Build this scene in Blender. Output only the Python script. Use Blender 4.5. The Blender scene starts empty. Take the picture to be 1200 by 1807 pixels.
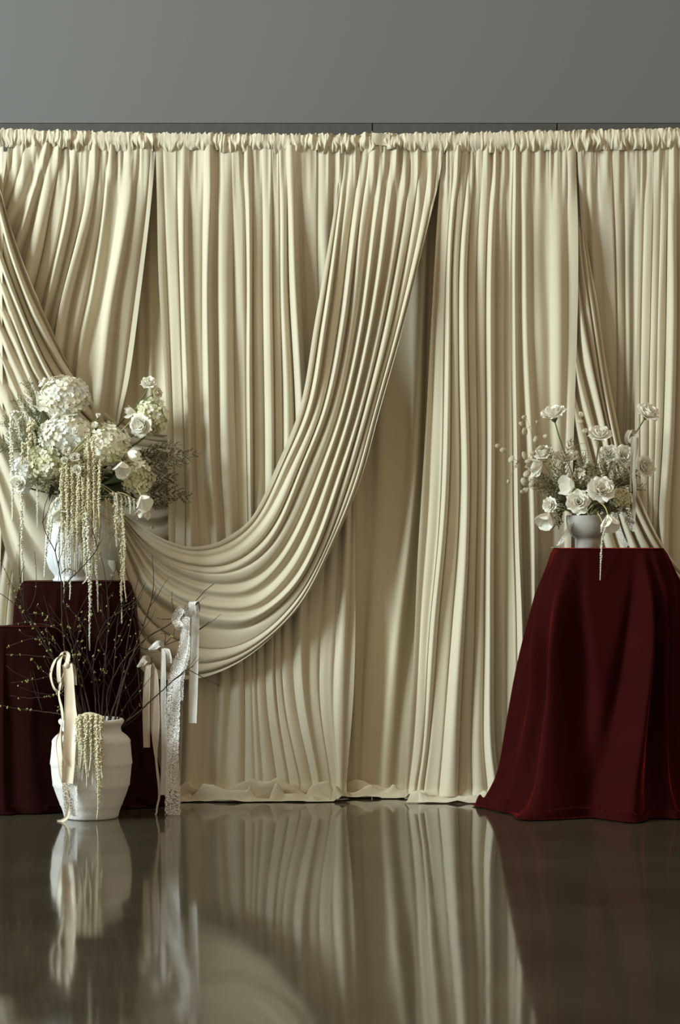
import bpy, math, random
import numpy as np
from mathutils import Vector, Matrix, Quaternion

random.seed(7)
rng = np.random.default_rng(7)
S = bpy.context.scene
C = S.collection
PI = math.pi

# ------------------------------------------------------------------ camera, world, light, exposure
D = 9.0            # camera distance to the curtain line (y = 0)
F = 3960.0         # focal length in pixels of the 1200x1807 frame
HZ = 930.0         # row of the horizon
CH = 1.10          # camera height
cam_d = bpy.data.cameras.new('camera')
cam = bpy.data.objects.new('camera', cam_d)
C.objects.link(cam)
cam.location = (0, -D, CH)
cam.rotation_euler = (PI / 2, 0, 0)
cam_d.sensor_fit = 'VERTICAL'
cam_d.sensor_height = 36
cam_d.lens = F / 1807 * 36
cam_d.shift_y = (HZ - 903.5) / 1807
cam_d.clip_end = 100
S.camera = cam

world = bpy.data.worlds.new('world')
S.world = world
world.use_nodes = True
bg = world.node_tree.nodes['Background']
bg.inputs[0].default_value = (1.0, 0.84, 0.61, 1)
bg.inputs[1].default_value = 0.55


def area(name, loc, target, sx, sy, power, col):
    l = bpy.data.lights.new(name, 'AREA')
    l.shape = 'RECTANGLE'
    l.size, l.size_y, l.energy, l.color = sx, sy, power, col
    o = bpy.data.objects.new(name, l)
    C.objects.link(o)
    o.location = loc
    o.rotation_euler = (Vector(target) - Vector(loc)).to_track_quat('-Z', 'Y').to_euler()
    return o


area('window_daylight', (-7.6, -4.3, 4.0), (0.2, 0.2, 1.5), 3.0, 2.6, 1130, (0.80, 0.95, 1.0))

vs = S.view_settings
S.display_settings.display_device = 'sRGB'
vs.view_transform = 'Standard'
vs.look = 'None'
vs.gamma = 1
vs.exposure = 0.10
vs.use_curve_mapping = False


# ------------------------------------------------------------------ helpers
def P(px, py, y=0.0):
    d = D + y
    return Vector(((px - 600) * d / F, y, CH - (py - HZ) * d / F))


def fpx(n, y=0.0):
    return n * (D + y) / F


def mk_mesh(name, V, Fc, smooth=True):
    V = np.asarray(V, dtype=np.float32).reshape(-1, 3)
    me = bpy.data.meshes.new(name)
    if isinstance(Fc, np.ndarray):
        n, k = Fc.shape
        me.vertices.add(len(V))
        me.vertices.foreach_set('co', V.ravel())
        me.loops.add(n * k)
        me.loops.foreach_set('vertex_index', Fc.astype(np.int32).ravel())
        me.polygons.add(n)
        me.polygons.foreach_set('loop_start', np.arange(0, n * k, k, dtype=np.int32))
        me.polygons.foreach_set('loop_total', np.full(n, k, dtype=np.int32))
        me.update(calc_edges=True)
    else:
        me.from_pydata([tuple(map(float, v)) for v in V], [], Fc)
    if smooth:
        me.polygons.foreach_set('use_smooth', np.ones(len(me.polygons), dtype=bool))
    me.validate()
    return me


def grid_faces(n, m, cu=False):
    """faces of an n x m vertex grid; cu closes the first axis"""
    a = np.arange(n * m).reshape(n, m)
    if cu:
        a = np.vstack([a, a[:1]])
    return np.stack([a[:-1, :-1], a[1:, :-1], a[1:, 1:], a[:-1, 1:]], -1).reshape(-1, 4)


def obj(name, me, m, parent=None, loc=None):
    o = bpy.data.objects.new(name, me)
    C.objects.link(o)
    if m is not None and not me.materials:
        me.materials.append(m)
    if parent is not None:
        o.parent = parent
    if loc is not None:
        o.location = loc
    return o


def thing(name, label, cat, loc=(0, 0, 0), group=None):
    o = bpy.data.objects.new(name, None)
    C.objects.link(o)
    o.empty_display_size = 0.05
    o.location = loc
    o['label'] = label
    o['category'] = cat
    if group:
        o['group'] = group
    return o


def tag(o, label, cat, group=None):
    o['label'] = label
    o['category'] = cat
    if group:
        o['group'] = group
    return o


class MB:
    def __init__(s):
        s.V = []
        s.F = []

    def add(s, V, Fc):
        b = len(s.V)
        s.V.extend([tuple(v) for v in V])
        s.F.extend([tuple(int(i) + b for i in f) for f in Fc])

    def box(s, c, h):
        x, y, z = c
        a, b, d = h
        v = [(x + i * a, y + j * b, z + k * d) for i in (-1, 1) for j in (-1, 1) for k in (-1, 1)]
        s.add(v, [(0, 1, 3, 2), (4, 6, 7, 5), (0, 4, 5, 1), (2, 3, 7, 6), (0, 2, 6, 4), (1, 5, 7, 3)])

    def tube(s, pts, rad, sides=5, cap=True):
        pts = [Vector(p) for p in pts]
        n = len(pts)
        if not hasattr(rad, '__len__'):
            rad = [rad] * n
        V = []
        up = Vector((0.31, 0.87, 0.38))
        for i, p in enumerate(pts):
            t = (pts[min(i + 1, n - 1)] - pts[max(i - 1, 0)])
            if t.length < 1e-9:
                t = Vector((0, 0, 1))
            t.normalize()
            a = t.cross(up)
            if a.length < 1e-3:
                a = t.cross(Vector((1, 0, 0)))
            a.normalize()
            b = t.cross(a)
            for k in range(sides):
                q = 2 * PI * k / sides
                V.append(p + (a * math.cos(q) + b * math.sin(q)) * rad[i])
        Fc = []
        for i in range(n - 1):
            for k in range(sides):
                k2 = (k + 1) % sides
                Fc.append((i * sides + k, i * sides + k2, (i + 1) * sides + k2, (i + 1) * sides + k))
        if cap:
            Fc.append(tuple(range(sides - 1, -1, -1)))
            Fc.append(tuple((n - 1) * sides + k for k in range(sides)))
        s.add(V, Fc)

    def blob(s, p, r, sq=1.0):
        x, y, z = p
        a = random.random() * 3
        c, d = math.cos(a) * r, math.sin(a) * r
        s.add([(x + c, y + d, z), (x - d, y + c, z), (x - c, y - d, z), (x + d, y - c, z), (x, y, z + r * sq), (x, y, z - r * sq)],
              [(0, 1, 4), (1, 2, 4), (2, 3, 4), (3, 0, 4), (1, 0, 5), (2, 1, 5), (3, 2, 5), (0, 3, 5)])

    def build(s, name, m, parent=None, loc=None, smooth=True, rel=None):
        V = s.V
        if rel is not None:
            V = [(v[0] - rel[0], v[1] - rel[1], v[2] - rel[2]) for v in V]
        return obj(name, mk_mesh(name, V, s.F, smooth), m, parent, loc)


def catmull(pts, n):
    """n points evenly spaced by chord along a Catmull-Rom curve; pts any dimension"""
    P_ = np.array(pts, dtype=float)
    if len(P_) == 2:
        t = np.linspace(0, 1, n)[:, None]
        return P_[0] * (1 - t) + P_[1] * t
    e = np.vstack([2 * P_[0] - P_[1], P_, 2 * P_[-1] - P_[-2]])
    out = []
    for i in range(1, len(e) - 2):
        t = np.linspace(0, 1, 24, endpoint=False)[:, None]
        p0, p1, p2, p3 = e[i - 1], e[i], e[i + 1], e[i + 2]
        out.append(0.5 * (2 * p1 + (p2 - p0) * t + (2 * p0 - 5 * p1 + 4 * p2 - p3) * t ** 2 + (3 * p1 - p0 - 3 * p2 + p3) * t ** 3))
    out.append(P_[-1:])
    q = np.vstack(out)
    s = np.concatenate([[0], np.cumsum(np.linalg.norm(np.diff(q, axis=0), axis=1))])
    u = np.linspace(0, s[-1], n)
    return np.stack([np.interp(u, s, q[:, i]) for i in range(q.shape[1])], 1)


_T = rng.random((64, 64)) * 2 - 1


def vnoise(x, y, seed=0):
    x = np.asarray(x, float) + seed * 7.31
    y = np.asarray(y, float) + seed * 3.17
    xi, yi = np.floor(x).astype(int), np.floor(y).astype(int)
    fx, fy = x - xi, y - yi
    fx = fx * fx * (3 - 2 * fx)
    fy = fy * fy * (3 - 2 * fy)
    a, b = _T[xi % 64, yi % 64], _T[(xi + 1) % 64, yi % 64]
    c, d = _T[xi % 64, (yi + 1) % 64], _T[(xi + 1) % 64, (yi + 1) % 64]
    return (a * (1 - fx) + b * fx) * (1 - fy) + (c * (1 - fx) + d * fx) * fy


def smooth01(t):
    t = np.clip(t, 0, 1)
    return t * t * (3 - 2 * t)


# ------------------------------------------------------------------ materials
def mat(name, col, rough=0.6, spec=0.5, sheen=0.0, sheen_tint=(1, 1, 1, 1), sheen_rough=0.5, bump=None, var=None, coat=0, trans=0.0, ior=1.45):
    """bump = (scale, strength, distance); var = (scale, dark factor)"""
    m = bpy.data.materials.new(name)
    m.use_nodes = True
    nt = m.node_tree
    b = nt.nodes['Principled BSDF']
    b.inputs['Base Color'].default_value = (*col, 1)
    b.inputs['Roughness'].default_value = rough
    b.inputs['Specular IOR Level'].default_value = spec
    b.inputs['IOR'].default_value = ior
    b.inputs['Sheen Weight'].default_value = sheen
    b.inputs['Sheen Tint'].default_value = sheen_tint
    b.inputs['Sheen Roughness'].default_value = sheen_rough
    b.inputs['Coat Weight'].default_value = coat
    tc = nt.nodes.new('ShaderNodeTexCoord')
    if var:
        n = nt.nodes.new('ShaderNodeTexNoise')
        n.inputs['Scale'].default_value = var[0]
        n.inputs['Detail'].default_value = 4
        nt.links.new(tc.outputs['Object'], n.inputs['Vector'])
        r = nt.nodes.new('ShaderNodeValToRGB')
        r.color_ramp.elements[0].position = 0.3
        r.color_ramp.elements[1].position = 0.7
        r.color_ramp.elements[0].color = (*[c * var[1] for c in col], 1)
        r.color_ramp.elements[1].color = (*col, 1)
        nt.links.new(n.outputs['Fac'], r.inputs['Fac'])
        nt.links.new(r.outputs['Color'], b.inputs['Base Color'])
    if bump:
        n = nt.nodes.new('ShaderNodeTexNoise')
        n.inputs['Scale'].default_value = bump[0]
        n.inputs['Detail'].default_value = 3
        nt.links.new(tc.outputs['Object'], n.inputs['Vector'])
        bp = nt.nodes.new('ShaderNodeBump')
        bp.inputs['Strength'].default_value = bump[1]
        bp.inputs['Distance'].default_value = bump[2]
        nt.links.new(n.outputs['Fac'], bp.inputs['Height'])
        nt.links.new(bp.outputs['Normal'], b.inputs['Normal'])
    if trans:
        t = nt.nodes.new('ShaderNodeBsdfTranslucent')
        t.inputs['Color'].default_value = (*col, 1)
        mx = nt.nodes.new('ShaderNodeMixShader')
        mx.inputs[0].default_value = trans
        nt.links.new(b.outputs[0], mx.inputs[1])
        nt.links.new(t.outputs[0], mx.inputs[2])
        nt.links.new(mx.outputs[0], nt.nodes['Material Output'].inputs['Surface'])
    return m


M_cloth = mat('ivory_drape_cloth', (0.59, 0.525, 0.385), 0.75, 0.25, sheen=0.25, sheen_tint=(0.9, 0.97, 1, 1), bump=(420, 0.25, 0.002), var=(3.0, 0.93))
M_liner = mat('ivory_liner_cloth', (0.60, 0.525, 0.37), 0.8, 0.2, bump=(420, 0.25, 0.002))
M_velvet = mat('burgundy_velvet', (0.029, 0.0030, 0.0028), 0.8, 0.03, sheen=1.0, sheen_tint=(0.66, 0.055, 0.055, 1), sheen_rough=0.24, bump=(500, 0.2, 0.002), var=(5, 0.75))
M_velvet_shaded = mat('shaded_burgundy_velvet', (0.013, 0.0022, 0.0014), 0.85, 0.05, sheen=0.5, sheen_tint=(0.14, 0.014, 0.010, 1), sheen_rough=0.3, bump=(500, 0.2, 0.002))  # burgundy velvet again, with the shade at far left put into its colour
M_wall = mat('grey_wall_paint', (0.152, 0.150, 0.144), 0.85, 0.2, bump=(300, 0.15, 0.002))
M_band = mat('grey_wall_cladding', (0.092, 0.088, 0.078), 0.85, 0.2, bump=(120, 0.15, 0.002), var=(30, 0.85))
M_white = mat('white_ceramic_rough', (0.66, 0.63, 0.58), 0.75, 0.3, bump=(90, 0.35, 0.004), var=(14, 0.92))
M_glaze = mat('white_ceramic_glaze', (0.70, 0.72, 0.72), 0.35, 0.5, bump=(60, 0.1, 0.002))
M_bowl = mat('pale_grey_stoneware', (0.44, 0.415, 0.37), 0.7, 0.3, bump=(160, 0.3, 0.002), var=(60, 0.9))
M_petal = mat('white_petal', (0.90, 0.87, 0.77), 0.6, 0.3, sheen=0.2, trans=0.25)
M_cream = mat('cream_petal', (0.82, 0.77, 0.60), 0.6, 0.3, trans=0.25)
M_hyd = mat('ivory_floret', (0.84, 0.81, 0.66), 0.65, 0.25, trans=0.25)
M_hydg = mat('green_cream_floret', (0.70, 0.68, 0.44), 0.65, 0.25, trans=0.25)
M_hydb = mat('white_floret', (0.84, 0.85, 0.80), 0.65, 0.25, trans=0.25)
M_hydtan = mat('beige_floret', (0.62, 0.55, 0.38), 0.65, 0.25, trans=0.2)
M_core = mat('floret_core', (0.42, 0.40, 0.24), 0.8, 0.2)
M_amar = mat('cream_amaranth', (0.74, 0.67, 0.46), 0.8, 0.2, var=(40, 0.8))
M_amarw = mat('white_amaranth', (0.78, 0.76, 0.62), 0.8, 0.2, var=(40, 0.85))
M_stem = mat('green_stem', (0.12, 0.14, 0.045), 0.6, 0.3)
M_stemp = mat('pale_stem', (0.42, 0.40, 0.19), 0.6, 0.3)
M_leaf = mat('dark_green_leaf', (0.045, 0.055, 0.022), 0.55, 0.4, var=(20, 0.6))
M_fern = mat('fern_green', (0.10, 0.115, 0.045), 0.7, 0.25)
M_cedar = mat('cedar_brown', (0.105, 0.085, 0.040), 0.75, 0.2)
M_fill = mat('sage_leaf', (0.30, 0.29, 0.17), 0.7, 0.2)
M_branch = mat('bare_bark', (0.040, 0.026, 0.016), 0.8, 0.25, var=(60, 0.6))
M_bud = mat('spring_bud', (0.30, 0.29, 0.10), 0.6, 0.3)
M_satin = mat('cream_satin', (0.72, 0.62, 0.46), 0.32, 0.5, sheen=0.3, trans=0.1)
M_ribbon = mat('blush_ribbon', (0.62, 0.53, 0.42), 0.6, 0.3, bump=(600, 0.2, 0.001), trans=0.2)
M_ribbonw = mat('white_ribbon', (0.70, 0.67, 0.61), 0.55, 0.3, bump=(600, 0.2, 0.001), trans=0.2)
M_pod = mat('lunaria_pod', (0.72, 0.66, 0.50), 0.4, 0.4, trans=0.5)
M_twig = mat('dry_twig', (0.27, 0.21, 0.12), 0.8, 0.2)
M_metal = mat('steel_pole', (0.35, 0.35, 0.35), 0.4, 0.5)
M_wood = mat('plinth_board', (0.12, 0.10, 0.08), 0.8, 0.2)


def lace_material(name, col):
    m = bpy.data.materials.new(name)
    m.use_nodes = True
    nt = m.node_tree
    b = nt.nodes['Principled BSDF']
    b.inputs['Base Color'].default_value = (*col, 1)
    b.inputs['Roughness'].default_value = 0.8
    tc = nt.nodes.new('ShaderNodeTexCoord')
    v = nt.nodes.new('ShaderNodeTexVoronoi')
    v.feature = 'DISTANCE_TO_EDGE'
    v.inputs['Scale'].default_value = 210
    nt.links.new(tc.outputs['Object'], v.inputs['Vector'])
    lt = nt.nodes.new('ShaderNodeMath')
    lt.operation = 'LESS_THAN'
    lt.inputs[1].default_value = 0.075
    nt.links.new(v.outputs['Distance'], lt.inputs[0])
    n = nt.nodes.new('ShaderNodeTexVoronoi')
    n.inputs['Scale'].default_value = 62
    nt.links.new(tc.outputs['Object'], n.inputs['Vector'])
    w_ = nt.nodes.new('ShaderNodeMath')
    w_.operation = 'MULTIPLY'
    w_.inputs[1].default_value = 19.0
    nt.links.new(n.outputs['Distance'], w_.inputs[0])
    sn = nt.nodes.new('ShaderNodeMath')
    sn.operation = 'SINE'
    nt.links.new(w_.outputs[0], sn.inputs[0])
    g = nt.nodes.new('ShaderNodeMath')
    g.operation = 'GREATER_THAN'
    g.inputs[1].default_value = 0.75
    nt.links.new(sn.outputs[0], g.inputs[0])
    mx = nt.nodes.new('ShaderNodeMath')
    mx.operation = 'MAXIMUM'
    nt.links.new(lt.outputs[0], mx.inputs[0])
    nt.links.new(g.outputs[0], mx.inputs[1])
    nt.links.new(mx.outputs[0], b.inputs['Alpha'])
    return m


M_lace = lace_material('white_lace', (0.74, 0.71, 0.66))


def floor_material():
    m = bpy.data.materials.new('polished_concrete')
    m.use_nodes = True
    nt = m.node_tree
    b = nt.nodes['Principled BSDF']
    tc = nt.nodes.new('ShaderNodeTexCoord')
    n = nt.nodes.new('ShaderNodeTexNoise')
    n.inputs['Scale'].default_value = 1.6
    n.inputs['Detail'].default_value = 7
    n.inputs['Roughness'].default_value = 0.6
    nt.links.new(tc.outputs['Object'], n.inputs['Vector'])
    r = nt.nodes.new('ShaderNodeValToRGB')
    r.color_ramp.elements[0].position = 0.3
    r.color_ramp.elements[1].position = 0.75
    r.color_ramp.elements[0].color = (0.040, 0.033, 0.021, 1)
    r.color_ramp.elements[1].color = (0.072, 0.060, 0.039, 1)
    nt.links.new(n.outputs['Fac'], r.inputs['Fac'])
    nt.links.new(r.outputs['Color'], b.inputs['Base Color'])
    n2 = nt.nodes.new('ShaderNodeTexNoise')
    n2.inputs['Scale'].default_value = 5
    n2.inputs['Detail'].default_value = 5
    nt.links.new(tc.outputs['Object'], n2.inputs['Vector'])
    mr = nt.nodes.new('ShaderNodeMapRange')
    mr.inputs['To Min'].default_value = 0.035
    mr.inputs['To Max'].default_value = 0.11
    nt.links.new(n2.outputs['Fac'], mr.inputs['Value'])
    nt.links.new(mr.outputs[0], b.inputs['Roughness'])
    b.inputs['IOR'].default_value = 1.75
    b.inputs['Specular Tint'].default_value = (1.0, 0.94, 0.82, 1)
    n3 = nt.nodes.new('ShaderNodeTexNoise')
    n3.inputs['Scale'].default_value = 2.2
    n3.inputs['Detail'].default_value = 1
    nt.links.new(tc.outputs['Object'], n3.inputs['Vector'])
    bp = nt.nodes.new('ShaderNodeBump')
    bp.inputs['Strength'].default_value = 0.03
    bp.inputs['Distance'].default_value = 0.02
    nt.links.new(n3.outputs['Fac'], bp.inputs['Height'])
    nt.links.new(bp.outputs['Normal'], b.inputs['Normal'])
    return m


M_floor = floor_material()

# ------------------------------------------------------------------ setting
WY = 0.75
mb = MB()
mb.box((0, -4.5, -0.05), (7, 6.2, 0.05))
o = mb.build('floor', M_floor, smooth=False)
o['kind'] = 'structure'
zb = P(600, 217, WY).z
mb = MB()
mb.box((0, WY + 0.10, zb + 1.0), (7, 0.10, 1.0))
o = mb.build('wall_back', M_wall, smooth=False)
o['kind'] = 'structure'
seams = [-7, P(657, 0, WY).x, P(983, 0, WY).x, 7]
for i in range(3):
    mb = MB()
    a, b_ = seams[i] + 0.0025, seams[i + 1] - 0.0025
    mb.box(((a + b_) / 2, WY + 0.1, zb / 2 - 0.001), ((b_ - a) / 2, 0.098, zb / 2 - 0.001))
    o = mb.build('trim_%d' % (i + 1), M_band, smooth=False)
    o['kind'] = 'structure'


# ------------------------------------------------------------------ drapes
def sag(px):
    return np.interp(px, [-80, 0, 250, 600, 900, 1200, 1300], [227, 228, 235, 238, 233, 227, 226])


def sagb(px):
    return np.interp(px, [-80, 0, 250, 600, 900, 1200, 1300], [258, 260, 265, 267.5, 266, 263, 262])


POLE_Y = 0.10


def resample_rows(A, n):
    """smooth curve through the control rows of every column"""
    A = A.swapaxes(0, 1)
    m_ = A.shape[0]
    u = np.linspace(0, m_ - 1, n)
    i = np.clip(np.floor(u).astype(int), 0, m_ - 2)
    t = (u - i).reshape(-1, 1, 1)
    p0, p1, p2, p3 = A[np.maximum(i - 1, 0)], A[i], A[i + 1], A[np.minimum(i + 2, m_ - 1)]
    B = 0.5 * (2 * p1 + (p2 - p0) * t + (2 * p0 - 5 * p1 + 4 * p2 - p3) * t ** 2 + (3 * p1 - p0 - 3 * p2 + p3) * t ** 3)
    return B.swapaxes(0, 1)


def vertical_ridges(levels, rows):
    """rows: x pixels of one ridge at each level row"""
    return [[(x, sagb(x) if j == 0 else levels[j]) for j, x in enumerate(r)] for r in rows]


def drape(name, ridges, y_path, label, cat='curtain', m=12, n=180, c=0.55, b=0.85, amps=None, puddle=0.0, seed=1, top=True,
          ramp=0.22, amax=0.055, material=None, group=None, zhang=0.09, wob=1.0, pshape=0.85, fade=0.5, flare=0.04, vamp=None, crum=1.0):
    K = len(ridges)
    R = np.stack([catmull(r, n) for r in ridges])            # K,n,2 pixels
    v = np.linspace(0, 1, n)
    if top:
        R[:, :, 1] -= 9 * (1 - smooth01(v / 0.05))[None]
    kk_, vv_ = np.meshgrid(np.arange(K) * 1.7, v, indexing='ij')
    R[:, :, 0] += 2.6 * wob * vnoise(kk_, vv_ * 3.2, seed + 21) * smooth01(vv_ / 0.3) * (1 if puddle else .4)
    yv = np.interp(v, np.linspace(0, 1, len(y_path)), y_path)
    if top:
        yv = POLE_Y - 0.012 + (yv - POLE_Y + 0.012) * smooth01(v / ramp)
    d = D + yv
    X = (R[:, :, 0] - 600) * d / F
    Z = CH - (R[:, :, 1] - HZ) * d / F
    if puddle:
        Z = np.maximum(Z, zhang)
    sp = np.hypot(np.diff(X, axis=0), np.diff(Z, axis=0))     # K-1,n
    w = np.zeros((K, n))
    w[0], w[-1] = sp[0] * 0.6, sp[-1] * 0.6
    w[1:-1] = 0.5 * (sp[:-1] + sp[1:])
    rr = np.random.default_rng(seed)
    A = rr.uniform(0.7, 1.2, K) if amps is None else np.array(amps)
    dep = np.clip(w * c, 0, amax) * A[:, None] * (1 + 0.55 * vnoise(kk_ * 1.3, vv_ * 2.6, seed + 23))
    if puddle:
        dep = dep * (1 - fade * smooth01((v - 0.5) / 0.5))[None]
        yv = yv - flare * smooth01((v - 0.55) / 0.45) ** 2
    if vamp:
        dep = dep * np.interp(v, np.linspace(0, 1, len(vamp)), vamp)[None]
    if top:
        dep = dep * (0.3 + 0.7 * smooth01(v / ramp))[None]
    U = np.linspace(0, K - 1, (K - 1) * m + 1)
    k = np.minimum(np.floor(U).astype(int), K - 2)
    t = (U - k)[:, None]
    sx, sz = X[k + 1] - X[k], Z[k + 1] - Z[k]
    # every fold has its own lean, valley shape and overhang
    skew = rr.uniform(0.62, 1.5, K)[k][:, None]
    bb = b * rr.uniform(0.35, 1.25, K)[k][:, None]
    wm = sp.mean(1)
    pk = np.clip(pshape * (wm / 0.042) ** 0.9 * rr.uniform(0.7, 1.5, K - 1), 0.45, 3.2)[k][:, None]
    ts = t ** skew
    ov = bb / (2 * PI) * np.sin(2 * PI * t)
    x = X[k] + sx * (t + ov)
    z = Z[k] + sz * (t + ov)
    te = ts * ts * (3 - 2 * ts)
    dd = dep[k] * (1 - te) + dep[k + 1] * te
    prof = (0.5 + 0.5 * np.cos(2 * PI * ts)) ** pk
    y = yv[None] - dd * prof
    # slow irregularity and soft secondary folds
    ub = U[:, None] * np.ones((1, n))
    vb = np.ones((len(U), 1)) * v[None]
    y = y + wob * (0.006 * vnoise(ub * 0.9, vb * 5, seed) + 0.0025 * vnoise(ub * 3.1, vb * 7, seed + 3)) * smooth01(vb / 0.15)
    x = x + wob * 0.003 * vnoise(ub * 0.7, vb * 6, seed + 5)
    y = y - wob * 0.007 * vnoise(ub * 1.6 + 9, vb * 2.2, seed + 25) * smooth01(vb / 0.2)
    if top:      # small gathers that die out below the sleeve
        gx = x * F / D
        y = y - 0.011 * (vnoise(gx * 0.13, vb * 6, seed + 27) + 0.7 * vnoise(gx * 0.27, vb * 9, seed + 29)) * (1 - smooth01(vb / 0.11))
    V = np.stack([x, y, z], -1)
    if puddle:
        # the spare length lies on the floor in rolls that rise, lean and die out along the hem
        x0, y0, z0 = V[:, -1, 0], V[:, -1, 1], V[:, -1, 2]
        ym = np.convolve(np.pad(y0, 30, mode='edge'), np.ones(61) / 61, 'valid')
        o1 = x0 * 0

        def tri(f, q_):      # creased noise, 0..1
            return np.clip(1 - 1.9 * np.abs(vnoise(x0 * f, o1 + q_ * 1.7, seed + q_)), 0, 1)
        c1, c2, c3, c4 = tri(8, 11) ** .75, tri(11, 12), tri(9, 13) ** .75, tri(17, 14)
        w1, w2, w3 = vnoise(x0 * 4, o1, seed + 41), vnoise(x0 * 6, o1, seed + 42), vnoise(x0 * 9, o1, seed + 43)
        p_ = puddle
        Y = [y0, y0 * .6 + ym * .4 - .012, ym - p_ * (.16 + .08 * w1), ym - p_ * (.38 + .10 * w2), ym - p_ * (.52 + .1 * w1), ym - p_ * (.44 + .10 * w3),
             ym - p_ * (.74 + .12 * w2), ym - p_ * (.92 + .14 * w1 + .06 * w3), ym - p_ * (1.02 + .16 * w1 + .10 * w3)]
        Zs = [z0, z0 * .45, .012 + .020 * crum * c2, (.012 + .046 * c1 + .020 * c4) * crum, (.010 + .034 * c1 + .014 * c2) * crum, .008 + .012 * crum * c3,
              (.010 + .036 * c3 + .018 * c4) * crum, .006 + .014 * crum * c2, .004 + .010 * tri(8, 17) * (w2 > 0)]
        Xs = [x0, x0, x0 + .02 * w2, x0 + .035 * w3, x0 + .05 * w1, x0 + .03 * w2, x0 + .05 * w3, x0 + .04 * w1, x0 + .03 * w2]
        ctl = np.stack([np.stack(Xs, 1), np.stack(Y, 1), np.stack(Zs, 1)], -1)
        low = resample_rows(ctl, 50)[:, 1:]
        low[:, :, 2] = np.maximum(low[:, :, 2] + 0.004 * vnoise(low[:, :, 0] * 22, low[:, :, 1] * 30, seed + 51), 0.004)
        V = np.concatenate([V, low], 1)
    nu, nv = V.shape[:2]
    base = Vector((float(V[:, :, 0].mean()), float(V[:, -1, 1].mean()), float(V[:, :, 2].min())))
    o = obj(name, mk_mesh(name, V - np.array(base), grid_faces(nu, nv)), material or M_cloth, loc=base)
    tag(o, label, cat, group)
    return o


def rod_pocket(parent, x0, x1, seed):
    """gathered sleeve round the pole: ruffled top edge, bulging pocket, pinched foot"""
    n = int((x1 - x0) * 1.1) * 2
    px = np.linspace(x0, x1, n)
    d = D + POLE_Y
    zt = CH - (sag(px) - HZ) * d / F
    zb_ = CH - (sagb(px) + 2 - HZ) * d / F
    X = (px - 600) * d / F
    rows = 16
    V = np.zeros((n, rows, 3))
    for j in range(rows):
        f = j / (rows - 1)
        # f 0 = ruffle edge, 0.22 = pinch above the pole, 0.25..0.8 = bulge, 1 = foot
        gat = 1.1 * vnoise(px * 0.10 + 0.5 * np.sin(f * 4 + px * .03), px * 0 + f * 0.8, seed) + 0.9 * vnoise(px * 0.24, px * 0 + f * 1.6, seed + 4) + 0.5 * vnoise(px * 0.4, px * 0 + f * 2, seed + 5)
        flat = 0.30 + 0.9 * smooth01(0.55 + 1.1 * vnoise(px * 0.018, px * 0, seed + 8))
        bulge = 0.019 * np.sin(PI * np.clip((f - 0.14) / 0.86, 0, 1)) ** 0.7
        amp = np.interp(f, [0, 0.18, 0.45, 0.7, 0.88, 1], [0.009, 0.006, 0.006, 0.011, 0.019, 0.015])
        V[:, j, 0] = X + 0.007 * vnoise(px * 0.14, px * 0 + f * 2.5, seed + 2) * (0.3 + f)
        V[:, j, 1] = POLE_Y - 0.014 - bulge - amp * gat * flat
        edge = 0.006 * vnoise(px * 0.33, px * 0, seed + 6) if j == 0 else 0.010 * vnoise(px * 0.11, px * 0 + f, seed + 7) * max(0, f - .6) / .4
        V[:, j, 2] = zt + (zb_ - zt) * f + edge
    # over the top of the pole to the back
    back = V[:, ::-1, :].copy()
    back[:, :, 1] = 2 * POLE_Y - back[:, :, 1] + 0.004
    V = np.concatenate([back[:, 8:, :], V], 1)
    V = V - np.array(parent.location)
    o = obj('rod_pocket', mk_mesh('rod_pocket', V, grid_faces(n, V.shape[1])), M_cloth, parent)
    return o


# liner behind everything
lv = [266, 560, 860, 1110, 1290, 1385]
lx = [-40, 20, 75, 120, 170, 215, 245, 268, 300, 350, 410, 470, 530, 590, 628, 668, 735, 765, 810, 860, 910, 960, 1010, 1035, 1070, 1120, 1180, 1240]
rows = []
for x in lx:
    if x == 735:
        rows.append([752, 742, 728, 700, 682, 676])
    elif x == 668:
        rows.append([690, 680, 668, 650, 640, 640])
    elif x == 765:
        rows.append([775, 768, 765, 750, 735, 730])
    else:
        rows.append([x] * 6)
lr = vertical_ridges(lv, rows)
lr = [[(p[0], p[1] + 8) if j == 0 else p for j, p in enumerate(r)] for r in lr]
am = [0.45] * len(lx)
am[16] = 1.1
drape('curtain_liner', lr, [0.22, 0.22, 0.22], 'plain ivory liner seen in the gaps between the gathered curtains', c=0.5, b=0.2, amps=am, puddle=0.10,
      seed=2, material=M_liner, top=False, zhang=0.05, amax=0.04, pshape=1.2)

# straight panel left of centre
lv = [266, 480, 760, 950, 1200, 1378]
B1 = [(274, 281, 296, 298, 300, 300), (300, 303, 314, 318, 312, 308), (325, 324, 334, 336, 335, 330), (347, 346, 350, 362, 372, 365),
      (372, 370, 372, 385, 395, 385), (398, 400, 404, 410, 421, 420), (420, 428, 430, 434, 440, 445), (438, 442, 444, 446, 450, 460),
      (452, 454, 457, 458, 460, 475), (474, 474, 478, 478, 480, 500), (485, 488, 490, 490, 490, 515), (497, 502, 507, 507, 504, 540), (512, 520, 535, 532, 530, 560),
      (545, 545, 560, 560, 548, 575), (575, 575, 590, 590, 575, 590), (597, 600, 612, 610, 600, 600), (606, 612, 624, 626, 624, 610)]
o = drape('curtain', vertical_ridges(lv, B1), [0.13, 0.13, 0.13, 0.13], 'straight ivory curtain left of centre, hanging behind the big central swag',
          c=0.8, amax=.07, puddle=0.13, seed=5, group='ivory curtain panels', zhang=0.03, crum=1.35,
          amps=[.5, .2, 1.2, .3, .9, .6, .3, 1.3, .5, 1.4, .5, 1.2, 1.4, .3, .5, .9, .6], fade=.75)
rod_pocket(o, 273, 606, 11)

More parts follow.
